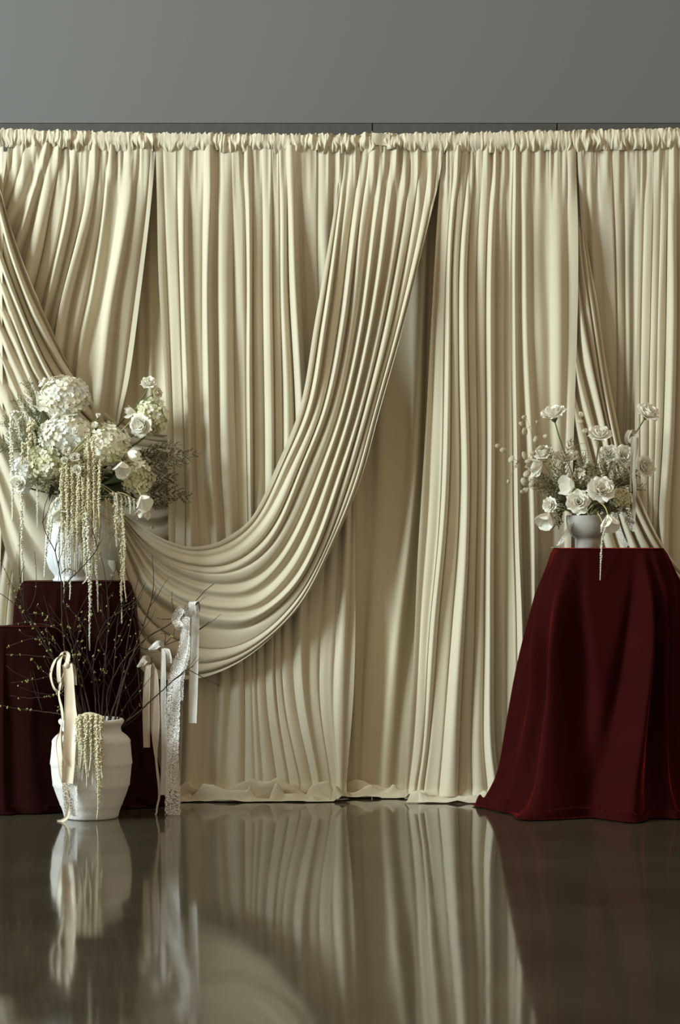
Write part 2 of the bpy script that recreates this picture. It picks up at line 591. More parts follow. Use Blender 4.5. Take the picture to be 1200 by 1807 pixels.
# straight panel right of centre
lv = [266, 480, 860, 1100, 1290, 1388]
B2 = [(781, 766, 745, 732, 720, 714), (795, 780, 770, 752, 742, 728), (808, 792, 785, 766, 752, 740), (822, 802, 801, 783, 768, 756),
      (836, 817, 820, 810, 798, 792), (847, 832, 836, 830, 822, 820), (862, 850, 850, 846, 842, 845), (876, 863, 864, 862, 861, 872),
      (888, 885, 885, 885, 886, 892), (900, 897, 897, 900, 902, 900), (912, 908, 910, 917, 918, 912), (927, 926, 938, 940, 942, 934), (955, 950, 958, 962, 960, 952),
      (985, 985, 985, 985, 980, 980), (1017, 1019, 1008, 1005, 1000, 1000)]
o = drape('curtain', vertical_ridges(lv, B2), [0.115, 0.115, 0.115], 'straight ivory curtain right of centre, hanging free of any swag',
          c=0.85, amax=.075, puddle=0.10, seed=8, group='ivory curtain panels', zhang=0.02, flare=.07, fade=.25, crum=.7,
          amps=[.5, .3, 1.2, .5, 1.5, .3, .5, 1.3, .4, .3, 1.5, .9, .25, .3, .4])
rod_pocket(o, 781, 1018, 12)

# flat sheet behind the right swag
lv = [266, 480, 760, 960, 1380]
B3 = [(1018, 1028, 1034, 1040, 1040), (1040, 1046, 1050, 1055, 1055), (1066, 1078, 1080, 1078, 1070), (1092, 1094, 1095, 1095, 1090),
      (1110, 1108, 1108, 1110, 1110), (1136, 1132, 1126, 1124, 1125)]
o = drape('curtain', vertical_ridges(lv, B3), [0.2, 0.21, 0.21], 'ivory curtain with few wide folds, hanging behind the narrow right swag',
          puddle=0.1, seed=13, group='ivory curtain panels', c=0.4, zhang=0.05)
rod_pocket(o, 1017, 1133, 13)
# panel at the right edge
B4 = [(1132, 1126, 1121, 1119, 1120), (1146, 1141, 1139, 1138, 1135), (1162, 1158, 1152, 1150, 1150), (1176, 1170, 1164, 1158, 1158),
      (1189, 1184, 1178, 1166, 1166), (1206, 1204, 1202, 1196, 1195), (1226, 1226, 1226, 1226, 1226), (1252, 1252, 1252, 1252, 1252)]
o = drape('curtain', vertical_ridges(lv, B4), [0.13, 0.13, 0.13], 'rightmost ivory curtain, cut by the right edge of the view',
          puddle=0.12, seed=15, group='ivory curtain panels', c=0.75, amps=[.7, .3, .6, .3, 1.4, .4, .8, .5], zhang=0.05)
rod_pocket(o, 1131, 1254, 14)
# narrow strip at the left edge
B0 = [(-52, -52, -52, -52, -52), (-34, -34, -34, -34, -34), (-14, -14, -14, -14, -14), (6, 5, 3, 0, -4)]
o = drape('curtain', vertical_ridges(lv, B0), [0.03, 0.05, 0.08], 'leftmost ivory curtain, only its straight edge showing at the left of the view',
          puddle=0.1, seed=16, group='ivory curtain panels', c=0.5, zhang=0.05)
rod_pocket(o, -53, 6, 15)

# leaning sheet on the left (behind the left bundle)
S0 = [[(16, 260), (2, 339), (-30, 420), (-90, 560), (-140, 760), (-170, 1000)],
      [(34, 260), (14, 333), (-6, 390), (-50, 500), (-90, 680), (-120, 1000)],
      [(59, 261), (34, 333), (16, 385), (-20, 480), (-60, 640), (-90, 1000)],
      [(84, 262), (59, 342), (38, 425), (5, 540), (-30, 680), (-62, 1000)],
      [(105, 262), (84, 342), (64, 445), (32, 560), (-5, 700), (-45, 1010)],
      [(119, 263), (102, 365), (83, 460), (52, 590), (15, 730), (-32, 1020)],
      [(133, 263), (121, 379), (102, 472), (74, 590), (35, 760), (-18, 1030)],
      [(152, 264), (141, 370), (120, 480), (92, 600), (60, 760), (5, 1040)],
      [(169, 264), (156, 358), (137, 440), (108, 560), (80, 760), (30, 1040)],
      [(184, 265), (170, 390), (152, 480), (128, 600), (104, 780), (62, 1040)],
      [(198, 265), (184, 395), (165, 519), (143, 625), (128, 780), (100, 1040)],
      [(238, 265), (216, 426), (194, 550), (179, 674), (165, 800), (150, 1040)],
      [(257, 265), (246, 380), (222, 550), (203, 690), (195, 800), (190, 1040)],
      [(274, 265), (266, 358), (249, 519), (230, 658), (213, 735), (204, 800), (225, 1040)]]
for r_ in S0:
    r_.append((r_[-1][0] - 14, 1240))
o = drape('curtain', S0, [0.15, 0.15, 0.19, 0.2], 'ivory curtain pulled aslant to the left, its folds leaning toward the tall vase', seed=21,
          c=0.85, b=0.9, n=190, amax=.065, group='ivory curtain panels', amps=[.8, .8, .9, 1.1, 1.2, .5, 1.1, .5, 1.2, .6, 1.2, .9, .3, .3])
rod_pocket(o, 6, 274, 16)

# left bundle sweeping down to the right behind the flowers
S00 = [[(-12, 300), (4, 346), (19, 401), (46, 475), (93, 587), (133, 664), (170, 708), (201, 732), (229, 751), (260, 764), (312, 770)],
       [(-14, 320), (3, 375), (22, 446), (50, 525), (90, 607), (124, 660), (173, 718), (217, 755), (260, 771), (312, 777)],
       [(-16, 350), (0, 410), (16, 465), (48, 560), (82, 632), (112, 680), (160, 735), (210, 768), (260, 781), (312, 786)],
       [(-18, 400), (4, 460), (31, 530), (62, 605), (96, 672), (140, 730), (200, 780), (260, 796), (312, 797)],
       [(-20, 430), (2, 500), (25, 560), (52, 625), (82, 682), (130, 750), (200, 805), (260, 822), (312, 822)],
       [(-22, 470), (0, 540), (34, 612), (68, 690), (115, 765), (190, 830), (260, 850), (312, 848)],
       [(-24, 510), (0, 578), (31, 650), (56, 702), (105, 785), (180, 855), (260, 880), (312, 875)],
       [(-26, 560), (0, 622), (22, 672), (40, 712), (90, 800), (170, 885), (260, 915), (312, 905)],
       [(-28, 620), (0, 684), (25, 733), (75, 830), (160, 915), (260, 950), (312, 940)],
       [(-30, 650), (-2, 720), (20, 770), (65, 850), (155, 935), (255, 975), (312, 965)],
       [(-32, 690), (-4, 770), (18, 830), (62, 920), (150, 1000), (250, 1040), (312, 1030)],
       [(-34, 730), (-6, 830), (14, 900), (58, 1000), (145, 1080), (245, 1120), (312, 1110)],
       [(-36, 760), (-8, 880), (10, 970), (54, 1080), (140, 1160), (240, 1200), (312, 1190)]]
drape('curtain_swag', S00, [0.08, 0.05, 0.05, 0.10, 0.19, 0.2], 'left bundle of ivory folds sweeping down behind the hydrangeas', cat='curtain', seed=24, top=False,
      c=0.75, b=1.0, n=180, group='swept ivory swags', amps=[1, 1.1, .6, 1.3, .8, 1, .8, .7, .6, .5, .7, .5, .4], amax=.04)

# big central swag
S1 = [[(604, 268), (588, 386), (557, 569), (530, 715), (486, 825), (445, 911), (399, 949), (365, 962), (330, 964), (292, 952), (257, 934), (219, 908)],
      [(614, 268), (600, 386), (576, 569), (550, 715), (506, 825), (466, 908), (420, 957), (375, 976), (335, 977), (292, 964), (255, 942), (219, 910)],
      [(628, 268), (613, 386), (589, 569), (564, 715), (520, 830), (480, 914), (434, 967), (383, 990), (335, 990), (290, 975), (253, 948), (218, 912)],
      [(645, 268), (629, 386), (606, 569), (578, 715), (533, 830), (492, 925), (453, 974), (398, 1004), (340, 1003), (288, 985), (250, 954), (218, 914)],
      [(661, 268), (643, 386), (622, 569), (594, 715), (552, 830), (508, 930), (470, 984), (424, 1012), (365, 1017), (310, 1002), (262, 968), (217, 918)],
      [(684, 268), (665, 386), (641, 569), (610, 715), (572, 830), (530, 935), (488, 1002), (440, 1040), (385, 1045), (328, 1030), (272, 995), (217, 922)],
      [(701, 268), (685, 386), (658, 569), (626, 715), (588, 835), (548, 945), (508, 1016), (455, 1064), (395, 1072), (325, 1056), (268, 1012), (216, 930)],
      [(722, 268), (706, 386), (674, 569), (639, 720), (601, 845), (560, 958), (516, 1036), (455, 1086), (400, 1095), (330, 1078), (262, 1032), (215, 940)],
      [(737, 268), (720, 386), (687, 569), (649, 720), (611, 850), (570, 968), (522, 1052), (460, 1110), (395, 1130), (320, 1112), (252, 1056), (213, 955)],
      [(752, 268), (735, 386), (697, 569), (657, 722), (620, 853), (577, 965), (528, 1058), (462, 1126), (393, 1157), (315, 1148), (245, 1086), (208, 980)],
      [(767, 268), (750, 386), (706, 572), (664, 724), (628, 852), (584, 962), (533, 1062), (466, 1132), (398, 1172), (325, 1182), (248, 1140), (202, 1020)],
      [(783, 268), (767, 352), (714, 569), (670, 726), (637, 846), (592, 955), (541, 1056), (472, 1132), (405, 1178), (335, 1198), (255, 1185), (200, 1080)]]
o = drape('curtain_swag', S1, [0.10, 0.04, 0.03, 0.02, 0.03, 0.06], 'broad central ivory swag pulled to the left in a deep hanging curve', cat='curtain', seed=31,
          c=0.8, b=0.95, n=260, m=14, group='swept ivory swags', amps=[.8, 1, .8, 1.2, .7, 1.3, .7, 1.3, .7, 1.1, .8, .9], amax=0.04, vamp=[1, 1.2, 1.2, 1.0, .75, .55, .5, .5])
pocket = rod_pocket(o, 604, 784, 17)

# loose selvedge end sticking up from the swag's sleeve
V, Fc = [], []
for i_ in range(7):
    x_ = 656 + 32 * i_ / 6
    for j_ in range(4):
        p_ = P(x_, 234 + 1.2 * i_ * .4 + 7 * j_, POLE_Y - .030 - .006 * math.sin(i_ * .9 + j_ * .4))
        V.append(p_ - o.location)
obj('selvedge', mk_mesh('selvedge', V, grid_faces(7, 4)), M_cloth, pocket)

# narrow right swag
S3 = [[(1034, 268), (1032, 400), (1041, 466), (1053, 534), (1067, 627), (1088, 736), (1102, 805), (1128, 875), (1163, 950), (1200, 1003), (1260, 1050)],
      [(1030, 268), (1028, 400), (1034, 466), (1044, 540), (1060, 650), (1080, 757), (1096, 830), (1120, 892), (1156, 962), (1195, 1015), (1260, 1065)],
      [(1026, 268), (1022, 400), (1026, 470), (1036, 535), (1056, 674), (1075, 770), (1092, 850), (1115, 915), (1150, 985), (1195, 1035), (1260, 1085)],
      [(1022, 268), (1017, 420), (1018, 500), (1028, 580), (1044, 660), (1065, 755), (1082, 850), (1105, 930), (1140, 1010), (1190, 1060), (1260, 1110)],
      [(1016, 268), (1009, 450), (1009, 560), (1015, 640), (1028, 700), (1046, 770), (1068, 860), (1095, 950), (1130, 1040), (1185, 1090), (1260, 1140)],
      [(1008, 268), (1001, 500), (1000, 640), (1006, 705), (1018, 750), (1033, 805), (1055, 880), (1080, 980), (1120, 1070), (1180, 1130), (1260, 1180)],
      [(1000, 268), (994, 500), (992, 660), (996, 730), (1006, 780), (1020, 830), (1040, 900), (1065, 1000), (1110, 1100), (1170, 1170), (1260, 1220)]]
drape('curtain_swag', S3, [0.15, 0.155, 0.15, 0.12, 0.05], 'narrow ivory swag at right, slipping out behind the bowl of roses', cat='curtain', seed=35,
      c=0.8, b=0.9, n=180, group='swept ivory swags', ramp=0.1)


# ------------------------------------------------------------------ velvet covered plinths
def velvet(name, label, cx, cy, hw, hd, zt, widths, folds, mat_, seed, pud=0.07, front=1.0, back=0.6, group=None, right=1.0):
    """widths: (t, half width at t) for the hanging side; folds: (angle at top, angle at foot, height, width) angles from the front"""
    root = thing(name, label, 'pedestal', (cx, cy, 0), group)
    N, n = 420, 90
    th = np.linspace(-PI, PI, N, endpoint=False)
    sx, sy = np.sin(th), -np.cos(th)
    p = 5.0
    r0 = 1.0 / ((np.abs(sx) / hw) ** p + (np.abs(sy) / hd) ** p) ** (1 / p)
    ts = [w[0] for w in widths]
    ws = [w[1] for w in widths]
    V = []
    for f in (0.0, 0.3, 0.6, 0.85, 0.96):
        V.append(np.stack([r0 * f * sx, r0 * f * sy, np.full(N, zt)], -1))
    rowsn = np.linspace(0, 1, n)
    # round the square outline as it falls
    for t in rowsn:
        W = np.interp(t, ts, ws)
        grow = W - hw
        pr = 5.0 - 2.9 * smooth01(t * 1.6)
        fr = np.where(sy < 0, front, back)
        side = np.where(sx > 0, right, 1.0)
        a_, b_ = hw + grow * side, hd + grow * fr
        r = 1.0 / ((np.abs(sx) / a_) ** pr + (np.abs(sy) / b_) ** pr) ** (1 / pr)
        for (a0, a1, h, w) in folds:
            c_ = math.radians(a0 + (a1 - a0) * t)
            dth = (th - c_ + PI) % (2 * PI) - PI
            ww = math.radians(w) * (0.45 + 0.75 * t)
            r = r + h * (np.exp(-np.abs(dth / ww) ** 1.6) - 0.45 * np.exp(-((dth - 1.9 * ww) / ww) ** 2) - 0.25 * np.exp(-((dth + 2.2 * ww) / ww) ** 2)) * smooth01(t * 1.9 + 0.05) ** .8
        r = r + 0.008 * t * vnoise(th * 4, th * 0 + t * 3, seed)
        r = r + pud * 0.6 * np.clip((t - 0.84) / 0.16, 0, 1) ** 2
        edge = 0.012 * (1 - np.clip(t / 0.03, 0, 1)) ** 2
        z = zt * (1 - t) + 0.03 * t - edge * 0.4 * (t > 0)
        rr_ = r - edge
        V.append(np.stack([rr_ * sx, rr_ * sy, np.full(N, z) if np.isscalar(z) else z], -1))
    last = r
    q = 22
    zl = 0.03
    for j in range(1, q + 1):
        s = j / q
        ext = pud * (0.85 + 0.6 * vnoise(th * 2.2, th * 0, seed + 3))
        swirl = np.sin(th * 11 + s * 4.5 + 3.2 * vnoise(th * 2.5, th * 0 + s, seed + 5))
        r = last + ext * s + 0.02 * vnoise(th * 3, th * 0 + s * 2, seed + 5) * s
        bump = (0.026 * np.clip(swirl, -.3, 1) + 0.012 * vnoise(th * 6, th * 0 + s * 3, seed + 7) + 0.008) * math.sin(PI * s) ** 0.9
        z = zl * (1 - s) ** 2 + np.maximum(bump, 0) + 0.005 * s
        V.append(np.stack([r * sx, r * sy, z], -1))
    V = np.stack(V, 1)       # N, rows, 3
    obj('velvet_cloth', mk_mesh('velvet_cloth', V, grid_faces(N, V.shape[1], True)), mat_, root)
    mb = MB()
    mb.box((0, 0, zt / 2 - 0.004), (hw * 0.7, hd * 0.66, zt / 2 - 0.004))
    mb.build('plinth', M_wood, root, smooth=False)
    return root


# right pedestal
RT_Y = -0.17
rt = P(1073, 0, RT_Y)
RT_Z = 1.017
velvet('draped_pedestal', 'tall pedestal at right under a burgundy velvet cloth, holding the bowl of roses', rt.x, RT_Y, 0.217, 0.185, RT_Z,
       [(0, .217), (.03, .222), (.18, .272), (.45, .318), (.75, .375), (.92, .405), (1, .425)],
       [(-42, -40, .085, 9), (32, 4, .10, 8), (42, 27, .060, 5), (64, 58, .06, 6), (-95, -90, .035, 11), (95, 100, .035, 11), (-68, -66, .03, 6)], M_velvet, 3, pud=0.055, front=0.85, back=0.25,
       group='velvet draped pedestals')
# left pedestal
LT_Y = -0.06
lt = P(134, 0, LT_Y)
LT_Z = 0.885
velvet('draped_pedestal', 'tall burgundy velvet pedestal at left, coloured as if in shade, under the white hydrangea vase', lt.x, LT_Y, 0.212, 0.15, LT_Z,
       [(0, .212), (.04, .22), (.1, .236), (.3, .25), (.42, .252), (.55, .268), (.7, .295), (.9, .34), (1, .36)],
       [(40, 34, .03, 8), (10, 6, .015, 7), (-20, -24, .02, 8), (-48, -45, .025, 8), (70, 62, .02, 8)], M_velvet_shaded, 5, pud=0.03, front=0.45, back=0.3,
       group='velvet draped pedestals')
LL_Y = -0.31
ll = P(-8, 0, LL_Y)
velvet('draped_plinth', 'low plinth at far left under burgundy velvet coloured near-black for shade, beside the tall vase pedestal', ll.x, LL_Y, 0.26, 0.085, 0.716,
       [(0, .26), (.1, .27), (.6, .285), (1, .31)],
       [(60, 55, .015, 8), (25, 22, .012, 9), (-30, -30, .015, 9)], M_velvet_shaded, 9, pud=0.02, front=0.5, back=0.1)


# ------------------------------------------------------------------ vases
def lathe(prof, N=72, flute=None):
    """prof list of (r, z)"""
    prof = np.array(prof)
    th = np.linspace(0, 2 * PI, N, endpoint=False)
    r = prof[:, 0][None] * np.ones((N, 1))
    if flute:
        k, a, z0, z1 = flute
        mask = ((prof[:, 1] > z0) & (prof[:, 1] < z1))[None]
        r = r + mask * a * np.abs(np.sin(th * k / 2))[:, None]
    V = np.stack([r * np.cos(th)[:, None], r * np.sin(th)[:, None], prof[:, 1][None] * np.ones((N, 1))], -1)
    return V, grid_faces(N, len(prof), True)


def lathe_obj(name, prof, m, parent=None, loc=None, N=72, flute=None):
    V, Fc = lathe(prof, N, flute)
    return obj(name, mk_mesh(name, V, Fc), m, parent, loc)


# urn on the floor
UY = -0.50
up = P(161, 0, UY)
k = (D + UY) / F
ux = up.x
hz = lambda py: CH - (py - HZ) * k          # height on the urn's axis plane


def uz(py):
    return (1446 - py) * k


prof = [(0.0, 0.0), (45 * k, 0.0), (47.5 * k, 0.004), (50 * k, uz(1434)), (53 * k, uz(1426)), (55 * k, uz(1423)), (56 * k, uz(1419)), (60 * k, uz(1409)), (64 * k, uz(1398)),
        (66.3 * k, uz(1391)), (68 * k, uz(1388)), (68 * k, uz(1383)), (69.5 * k, uz(1371)), (70.5 * k, uz(1358)), (71 * k, uz(1353)), (72.3 * k, uz(1350)), (72 * k, uz(1345)), (71 * k, uz(1338)),
        (70 * k, uz(1325)), (69 * k, uz(1315)), (69.3 * k, uz(1311)), (67.5 * k, uz(1307)), (63 * k, uz(1302)), (56.5 * k, uz(1297)), (53 * k, uz(1294)), (52 * k, uz(1288)), (53.5 * k, uz(1283)),
        (57 * k, uz(1279)), (58 * k, uz(1275)), (56 * k, uz(1272)), (53 * k, uz(1271)), (50 * k, uz(1274)), (47 * k, uz(1285)), (60 * k, uz(1320)), (60 * k, uz(1380)), (44 * k, 0.012), (0, 0.012)]
urn = thing('ceramic_urn', 'rough white ceramic urn with ridged bands, standing on the floor at left', 'vase', (ux, UY, 0))
o = lathe_obj('body', prof, M_white, urn)
bv = o.modifiers.new('bevel', 'BEVEL')
bv.width = 0.0015
bv.limit_method = 'ANGLE'
URN_TOP = Vector((ux, UY, uz(1280)))

# tall fluted vase on left pedestal
VY = -0.06
vp = P(127, 0, VY)
k = (D + VY) / F
vz = lambda py: (1028 - py) * k
prof = [(0, 0), (33 * k, 0), (34 * k, 0.006), (30 * k, 0.014), (31 * k, vz(1018)), (38 * k, vz(1006)), (43.5 * k, vz(990)), (45.5 * k, vz(970)), (44.5 * k, vz(948)), (40 * k, vz(922)),
        (33 * k, vz(900)), (29 * k, vz(888)), (29 * k, vz(880)), (31 * k, vz(876)), (28 * k, vz(875)), (26 * k, vz(885)), (36 * k, vz(940)), (38 * k, vz(990)), (0, 0.02)]
pr = np.array(prof)
vase = thing('fluted_vase', 'white fluted ceramic vase on the left pedestal, half hidden by hanging amaranth', 'vase', (vp.x, VY, LT_Z))
o = lathe_obj('body', prof, M_glaze, vase, N=360, flute=(36, 0.004, 0.03, vz(885)))
VASE_TOP = Vector((vp.x, VY, LT_Z + vz(878)))

# footed bowl on right pedestal
BY = -0.17
bp_ = P(1036, 0, BY)
k = (D + BY) / F
bz = lambda py: (968 - py) * k
prof = [(0, 0), (20.5 * k, 0), (21.5 * k, 0.003), (21 * k, bz(956)), (21.5 * k, bz(951)), (24 * k, bz(949)), (30 * k, bz(944)), (34.5 * k, bz(935)), (36.5 * k, bz(924)), (37 * k, bz(914)),
        (36.8 * k, bz(911)), (35.5 * k, bz(910)), (34.5 * k, bz(912)), (33 * k, bz(926)), (28 * k, bz(940)), (0, bz(945))]
bowl = thing('footed_bowl', 'pale grey stoneware footed bowl on the right velvet pedestal', 'bowl', (bp_.x, BY, RT_Z))
lathe_obj('body', prof, M_bowl, bowl)
BOWL_TOP = Vector((bp_.x, BY, RT_Z + bz(918)))


# ------------------------------------------------------------------ flower makers
def petal_mesh(name, r0, r1, h, beta, flare=0.0, drop=0.0, tip=0.35, na=7, nb=8, rip=0.03, seed=0, point=0.0):
    V = np.zeros((na, nb, 3))
    for i in range(na):
        a = -1 + 2 * i / (na - 1)
        for j in range(nb):
            b = j / (nb - 1)
            wid = math.sin(PI * (0.12 + (1 - 0.12 - tip * 0.5) * b)) ** 0.7
            rho = r0 + (r1 - r0) * math.sin(b * PI / 2) + flare * b ** 4 + 0.04 * a * a * b
            al = a * beta * wid
            zz = h * (b - (0.10 + point * 0.25) * a * a * b) - drop * b ** 4
            zz += rip * math.sin(a * 5 + seed) * b * b
            rho += rip * math.cos(a * 4 + seed * 2) * b * b
            V[i, j] = (rho * math.sin(al), rho * math.cos(al), zz)
    return mk_mesh(name, V, grid_faces(na, nb))


def ring_meshes(m, tag_):
    return [(petal_mesh('petal', .05, .24, .95, 1.9, seed=1, rip=.03, tip=.2), 3),
            (petal_mesh('petal', .10, .43, .98, 1.15, flare=.04, seed=2, rip=.04, tip=.2), 5),
            (petal_mesh('petal', .12, .62, .90, .85, flare=.10, drop=.04, seed=3, rip=.05, tip=.25), 6),
            (petal_mesh('petal', .12, .78, .70, .68, flare=.22, drop=.16, seed=4, point=.4, rip=.06), 7)]


ROSE = {}
for mm in (M_petal, M_cream):
    ROSE[mm.name] = ring_meshes(mm, mm.name)
    for me, _ in ROSE[mm.name]:
        me.materials.append(mm)
TULIP = petal_mesh('petal', .08, .44, 1.15, .80, flare=-.12, tip=.75, seed=2, rip=.02, point=.8)
TULIP.materials.append(M_petal)
TULIP_OPEN = petal_mesh('petal', .08, .50, 1.05, .80, flare=.12, tip=.7, seed=5, rip=.04, point=.8)
TULIP_OPEN.materials.append(M_petal)


def orient(d, spin=0.0):
    q = Vector(d).normalized().to_track_quat('Z', 'Y')
    return (q.to_matrix() @ Matrix.Rotation(spin, 3, 'Z')).to_4x4()


def stem_pts(p, d, target, n=9, bend=0.5):
    """from under the bloom, first against its facing, then to the vase mouth"""
    p, d, target = Vector(p), Vector(d).normalized(), Vector(target)
    L = (target - p).length
    c1 = p - d * L * bend * 0.6
    c2 = target + Vector((0, 0, 1)) * L * 0.3
    pts = []
    for i in range(n):
        t = i / (n - 1)
        pts.append(p * (1 - t) ** 3 + c1 * 3 * t * (1 - t) ** 2 + c2 * 3 * t * t * (1 - t) + target * t ** 3)
    return pts


def into(top, spread=0.04, deep=0.05):
    return top + Vector((random.uniform(-spread, spread), random.uniform(-spread, spread), -random.uniform(deep * .4, deep)))


def calyx(mb, p, d, r):
    d = Vector(d).normalized()
    mb.tube([p - d * r * .30, p - d * r * .12, p + d * r * .05], [r * .10, r * .24, r * .28], 7)
    M = orient(d).to_3x3()
    for i in range(5):
        a = 2 * PI * i / 5
        u = M @ Vector((math.cos(a), math.sin(a), 0))
        v = M @ Vector((-math.sin(a), math.cos(a), 0))
        b = p + u * r * .22 - d * r * .02
        mb.add([b - v * r * .09, b + v * r * .09, b + u * r * .42 + d * r * .10], [(0, 1, 2)])


def rose(px, py, y, rpx, d, target, label, cat='rose', m=M_petal, group=None, name='rose', stem=M_stem, srad=0.0028, bend=.5, rings=None):
    r = fpx(rpx, y)
    d = Vector(d).normalized()
    c = P(px, py, y) - d * r * .35
    t = thing(name, label, cat, c, group)
    Rm = orient(d, random.random() * 6)
    for q, (me, cnt) in enumerate(ROSE[m.name]):
        if rings and q not in rings:
            continue
        ph = random.random() * 6
        for i in range(cnt):
            o = obj('petal', me, m, t)
            s = r * random.uniform(.93, 1.07)
            tilt = Matrix.Rotation(random.uniform(-.10, .10), 4, 'X') @ Matrix.Rotation(random.uniform(-.1, .1), 4, 'Y')
            o.matrix_basis = Rm @ Matrix.Rotation(ph + 2 * PI * i / cnt + random.uniform(-.15, .15), 4, 'Z') @ tilt @ Matrix.Scale(s, 4)
    mb = MB()
    mb.tube([p - c for p in stem_pts(c - d * r * .2, d, into(target), bend=bend)], srad, 6)
    st = mb.build('stem', stem, t)
    mb = MB()
    calyx(mb, Vector((0, 0, 0)), d, r)
    mb.build('calyx', M_stem, st)
    return t


def tulip(px, py, y, lpx, d, target, label, group=None, open_=False, bend=.8, stem=M_stemp, spin=None):
    L = fpx(lpx, y)
    d = Vector(d).normalized()
    c = P(px, py, y) - d * L * .5
    t = thing('tulip', label, 'tulip', c, group)
    Rm = orient(d, random.random() * 6 if spin is None else spin)
    for i in range(6):
        o = obj('petal', TULIP_OPEN if (open_ or i % 3 == 2) else TULIP, M_petal, t)
        s = L * random.uniform(.85, 1.0) * (1 if i % 2 else .92)
        o.matrix_basis = Rm @ Matrix.Rotation(2 * PI * i / 6 + random.uniform(-.12, .12), 4, 'Z') @ Matrix.Rotation(random.uniform(-.1, .06), 4, 'X') @ Matrix.Scale(s, 4)
    mb = MB()
    mb.tube([p - c for p in stem_pts(c, d, into(target), bend=bend, n=12)], 0.0026, 6)
    mb.build('stem', stem, t)
    return t


def floret_mesh(seed):
    r_ = random.Random(seed)
    V, Fc = [], []
    for q in range(4):
        a = q * PI / 2 + r_.uniform(-.2, .2)
        ca, sa = math.cos(a), math.sin(a)
        b = len(V)
        lift = r_.uniform(.05, .38)
        for (u, w, h) in ((0.06, 0, 0), (0.5, -.42, lift * .6 + .12), (0.5, 0, lift * .4), (0.5, .42, lift * .6 + .12), (1.0, -.36, lift + r_.uniform(-.1, .18)), (1.08, 0, lift), (1.0, .36, lift + r_.uniform(-.1, .18))):
            V.append((ca * u - sa * w, sa * u + ca * w, h))
        Fc += [(b, b + 2, b + 1), (b, b + 3, b + 2), (b + 1, b + 2, b + 5, b + 4), (b + 2, b + 3, b + 6, b + 5)]
    return V, Fc


FLORETS = {}
for mm in (M_hyd, M_hydg, M_hydb, M_hydtan):
    FLORETS[mm.name] = []
    for s in range(5):
        me = mk_mesh('floret', *floret_mesh(s))
        me.materials.append(mm)
        FLORETS[mm.name].append(me)


def hydrangea(px, py, y, wpx, hpx, target, label, m=M_hyd, count=95, fl=9.5, group='hydrangea heads', mix=None, facing=(0, -1, .4)):
    c = P(px, py, y)
    a, h = fpx(wpx, y), fpx(hpx, y)
    b = (a + h) / 2 * .9
    t = thing('hydrangea', label, 'hydrangea', c, group)
    # core
    n1, n2 = 14, 10
    V = []
    for i in range(n1):
        for j in range(n2):
            th, ph = 2 * PI * i / n1, PI * j / (n2 - 1)
            s = .80 + random.uniform(-.05, .05)
            V.append((a * s * math.sin(ph) * math.cos(th), b * s * math.sin(ph) * math.sin(th), h * s * math.cos(ph)))
    me = mk_mesh('flower_core', V, grid_faces(n1, n2, True))
    obj('flower_core', me, M_core if m in (M_hydg, M_hydtan) else M_cream, t)
    ga = PI * (3 - 5 ** .5)
    for i in range(count):
        zz = 1 - 2 * (i + .5) / count
        rr_ = math.sqrt(1 - zz * zz)
        u = Vector((rr_ * math.cos(ga * i), rr_ * math.sin(ga * i), zz)) + Vector([random.uniform(-.10, .10) for _ in range(3)])
        u.normalize()
        if u.y > .55:
            continue
        s = random.uniform(.88, 1.02) * (1 + .13 * math.sin(u.x * 5 + px) * math.sin(u.z * 6 + py))
        pos = Vector((u.x * a * s, u.y * b * s, u.z * h * s))
        nrm = Vector((u.x / a, u.y / b, u.z / h)).normalized() + Vector([random.uniform(-.35, .35) for _ in range(3)])
        mm = mix if (mix and random.random() < .35) else m
        o = obj('floret', random.choice(FLORETS[mm.name]), mm, t)
        o.matrix_basis = Matrix.Translation(pos) @ orient(nrm, random.random() * 6) @ Matrix.Scale(fpx(fl, y) * random.uniform(.8, 1.25), 4)
    mb = MB()
    mb.tube([p - c for p in stem_pts(c + Vector((0, b * .3, -h * .5)), (0, -.2, 1), into(target), bend=.3)], .004, 6)
    mb.build('stem', M_stem, t)
    return t


def tassel_mb(path, r, seed, dens=1.0, taper=True):
    """a hanging string of tiny amaranth blooms along a polyline (world space)"""
    random.seed(seed)
    mb = MB()
    pts = catmull([tuple(p) for p in path], max(8, int(len(path) * 8)))
    L = float(np.sum(np.linalg.norm(np.diff(pts, axis=0), axis=1)))
    mb.tube([Vector(p) for p in pts[::2]] + [Vector(pts[-1])], r * .35, 4)
    step = max(r * .55, .0026) / dens
    n = max(6, int(L / step))
    for i in range(n):
        t = i / (n - 1)
        q = t * (len(pts) - 1)
        i0 = min(int(q), len(pts) - 2)
        p = pts[i0] + (pts[i0 + 1] - pts[i0]) * (q - i0)
        rad = r * ((1.0 if t < .5 else 1.0 - .65 * (t - .5) / .5) if taper else 1.0)
        rad *= .72 + .28 * math.sin(i * .9) ** 2
        for k_ in range(3):
            a = random.random() * 2 * PI
            off = Vector((math.cos(a), math.sin(a), random.uniform(-.4, .4))) * rad * random.uniform(.45, 1.0)
            mb.blob(Vector(p) + off, rad * random.uniform(.42, .70))
    return mb


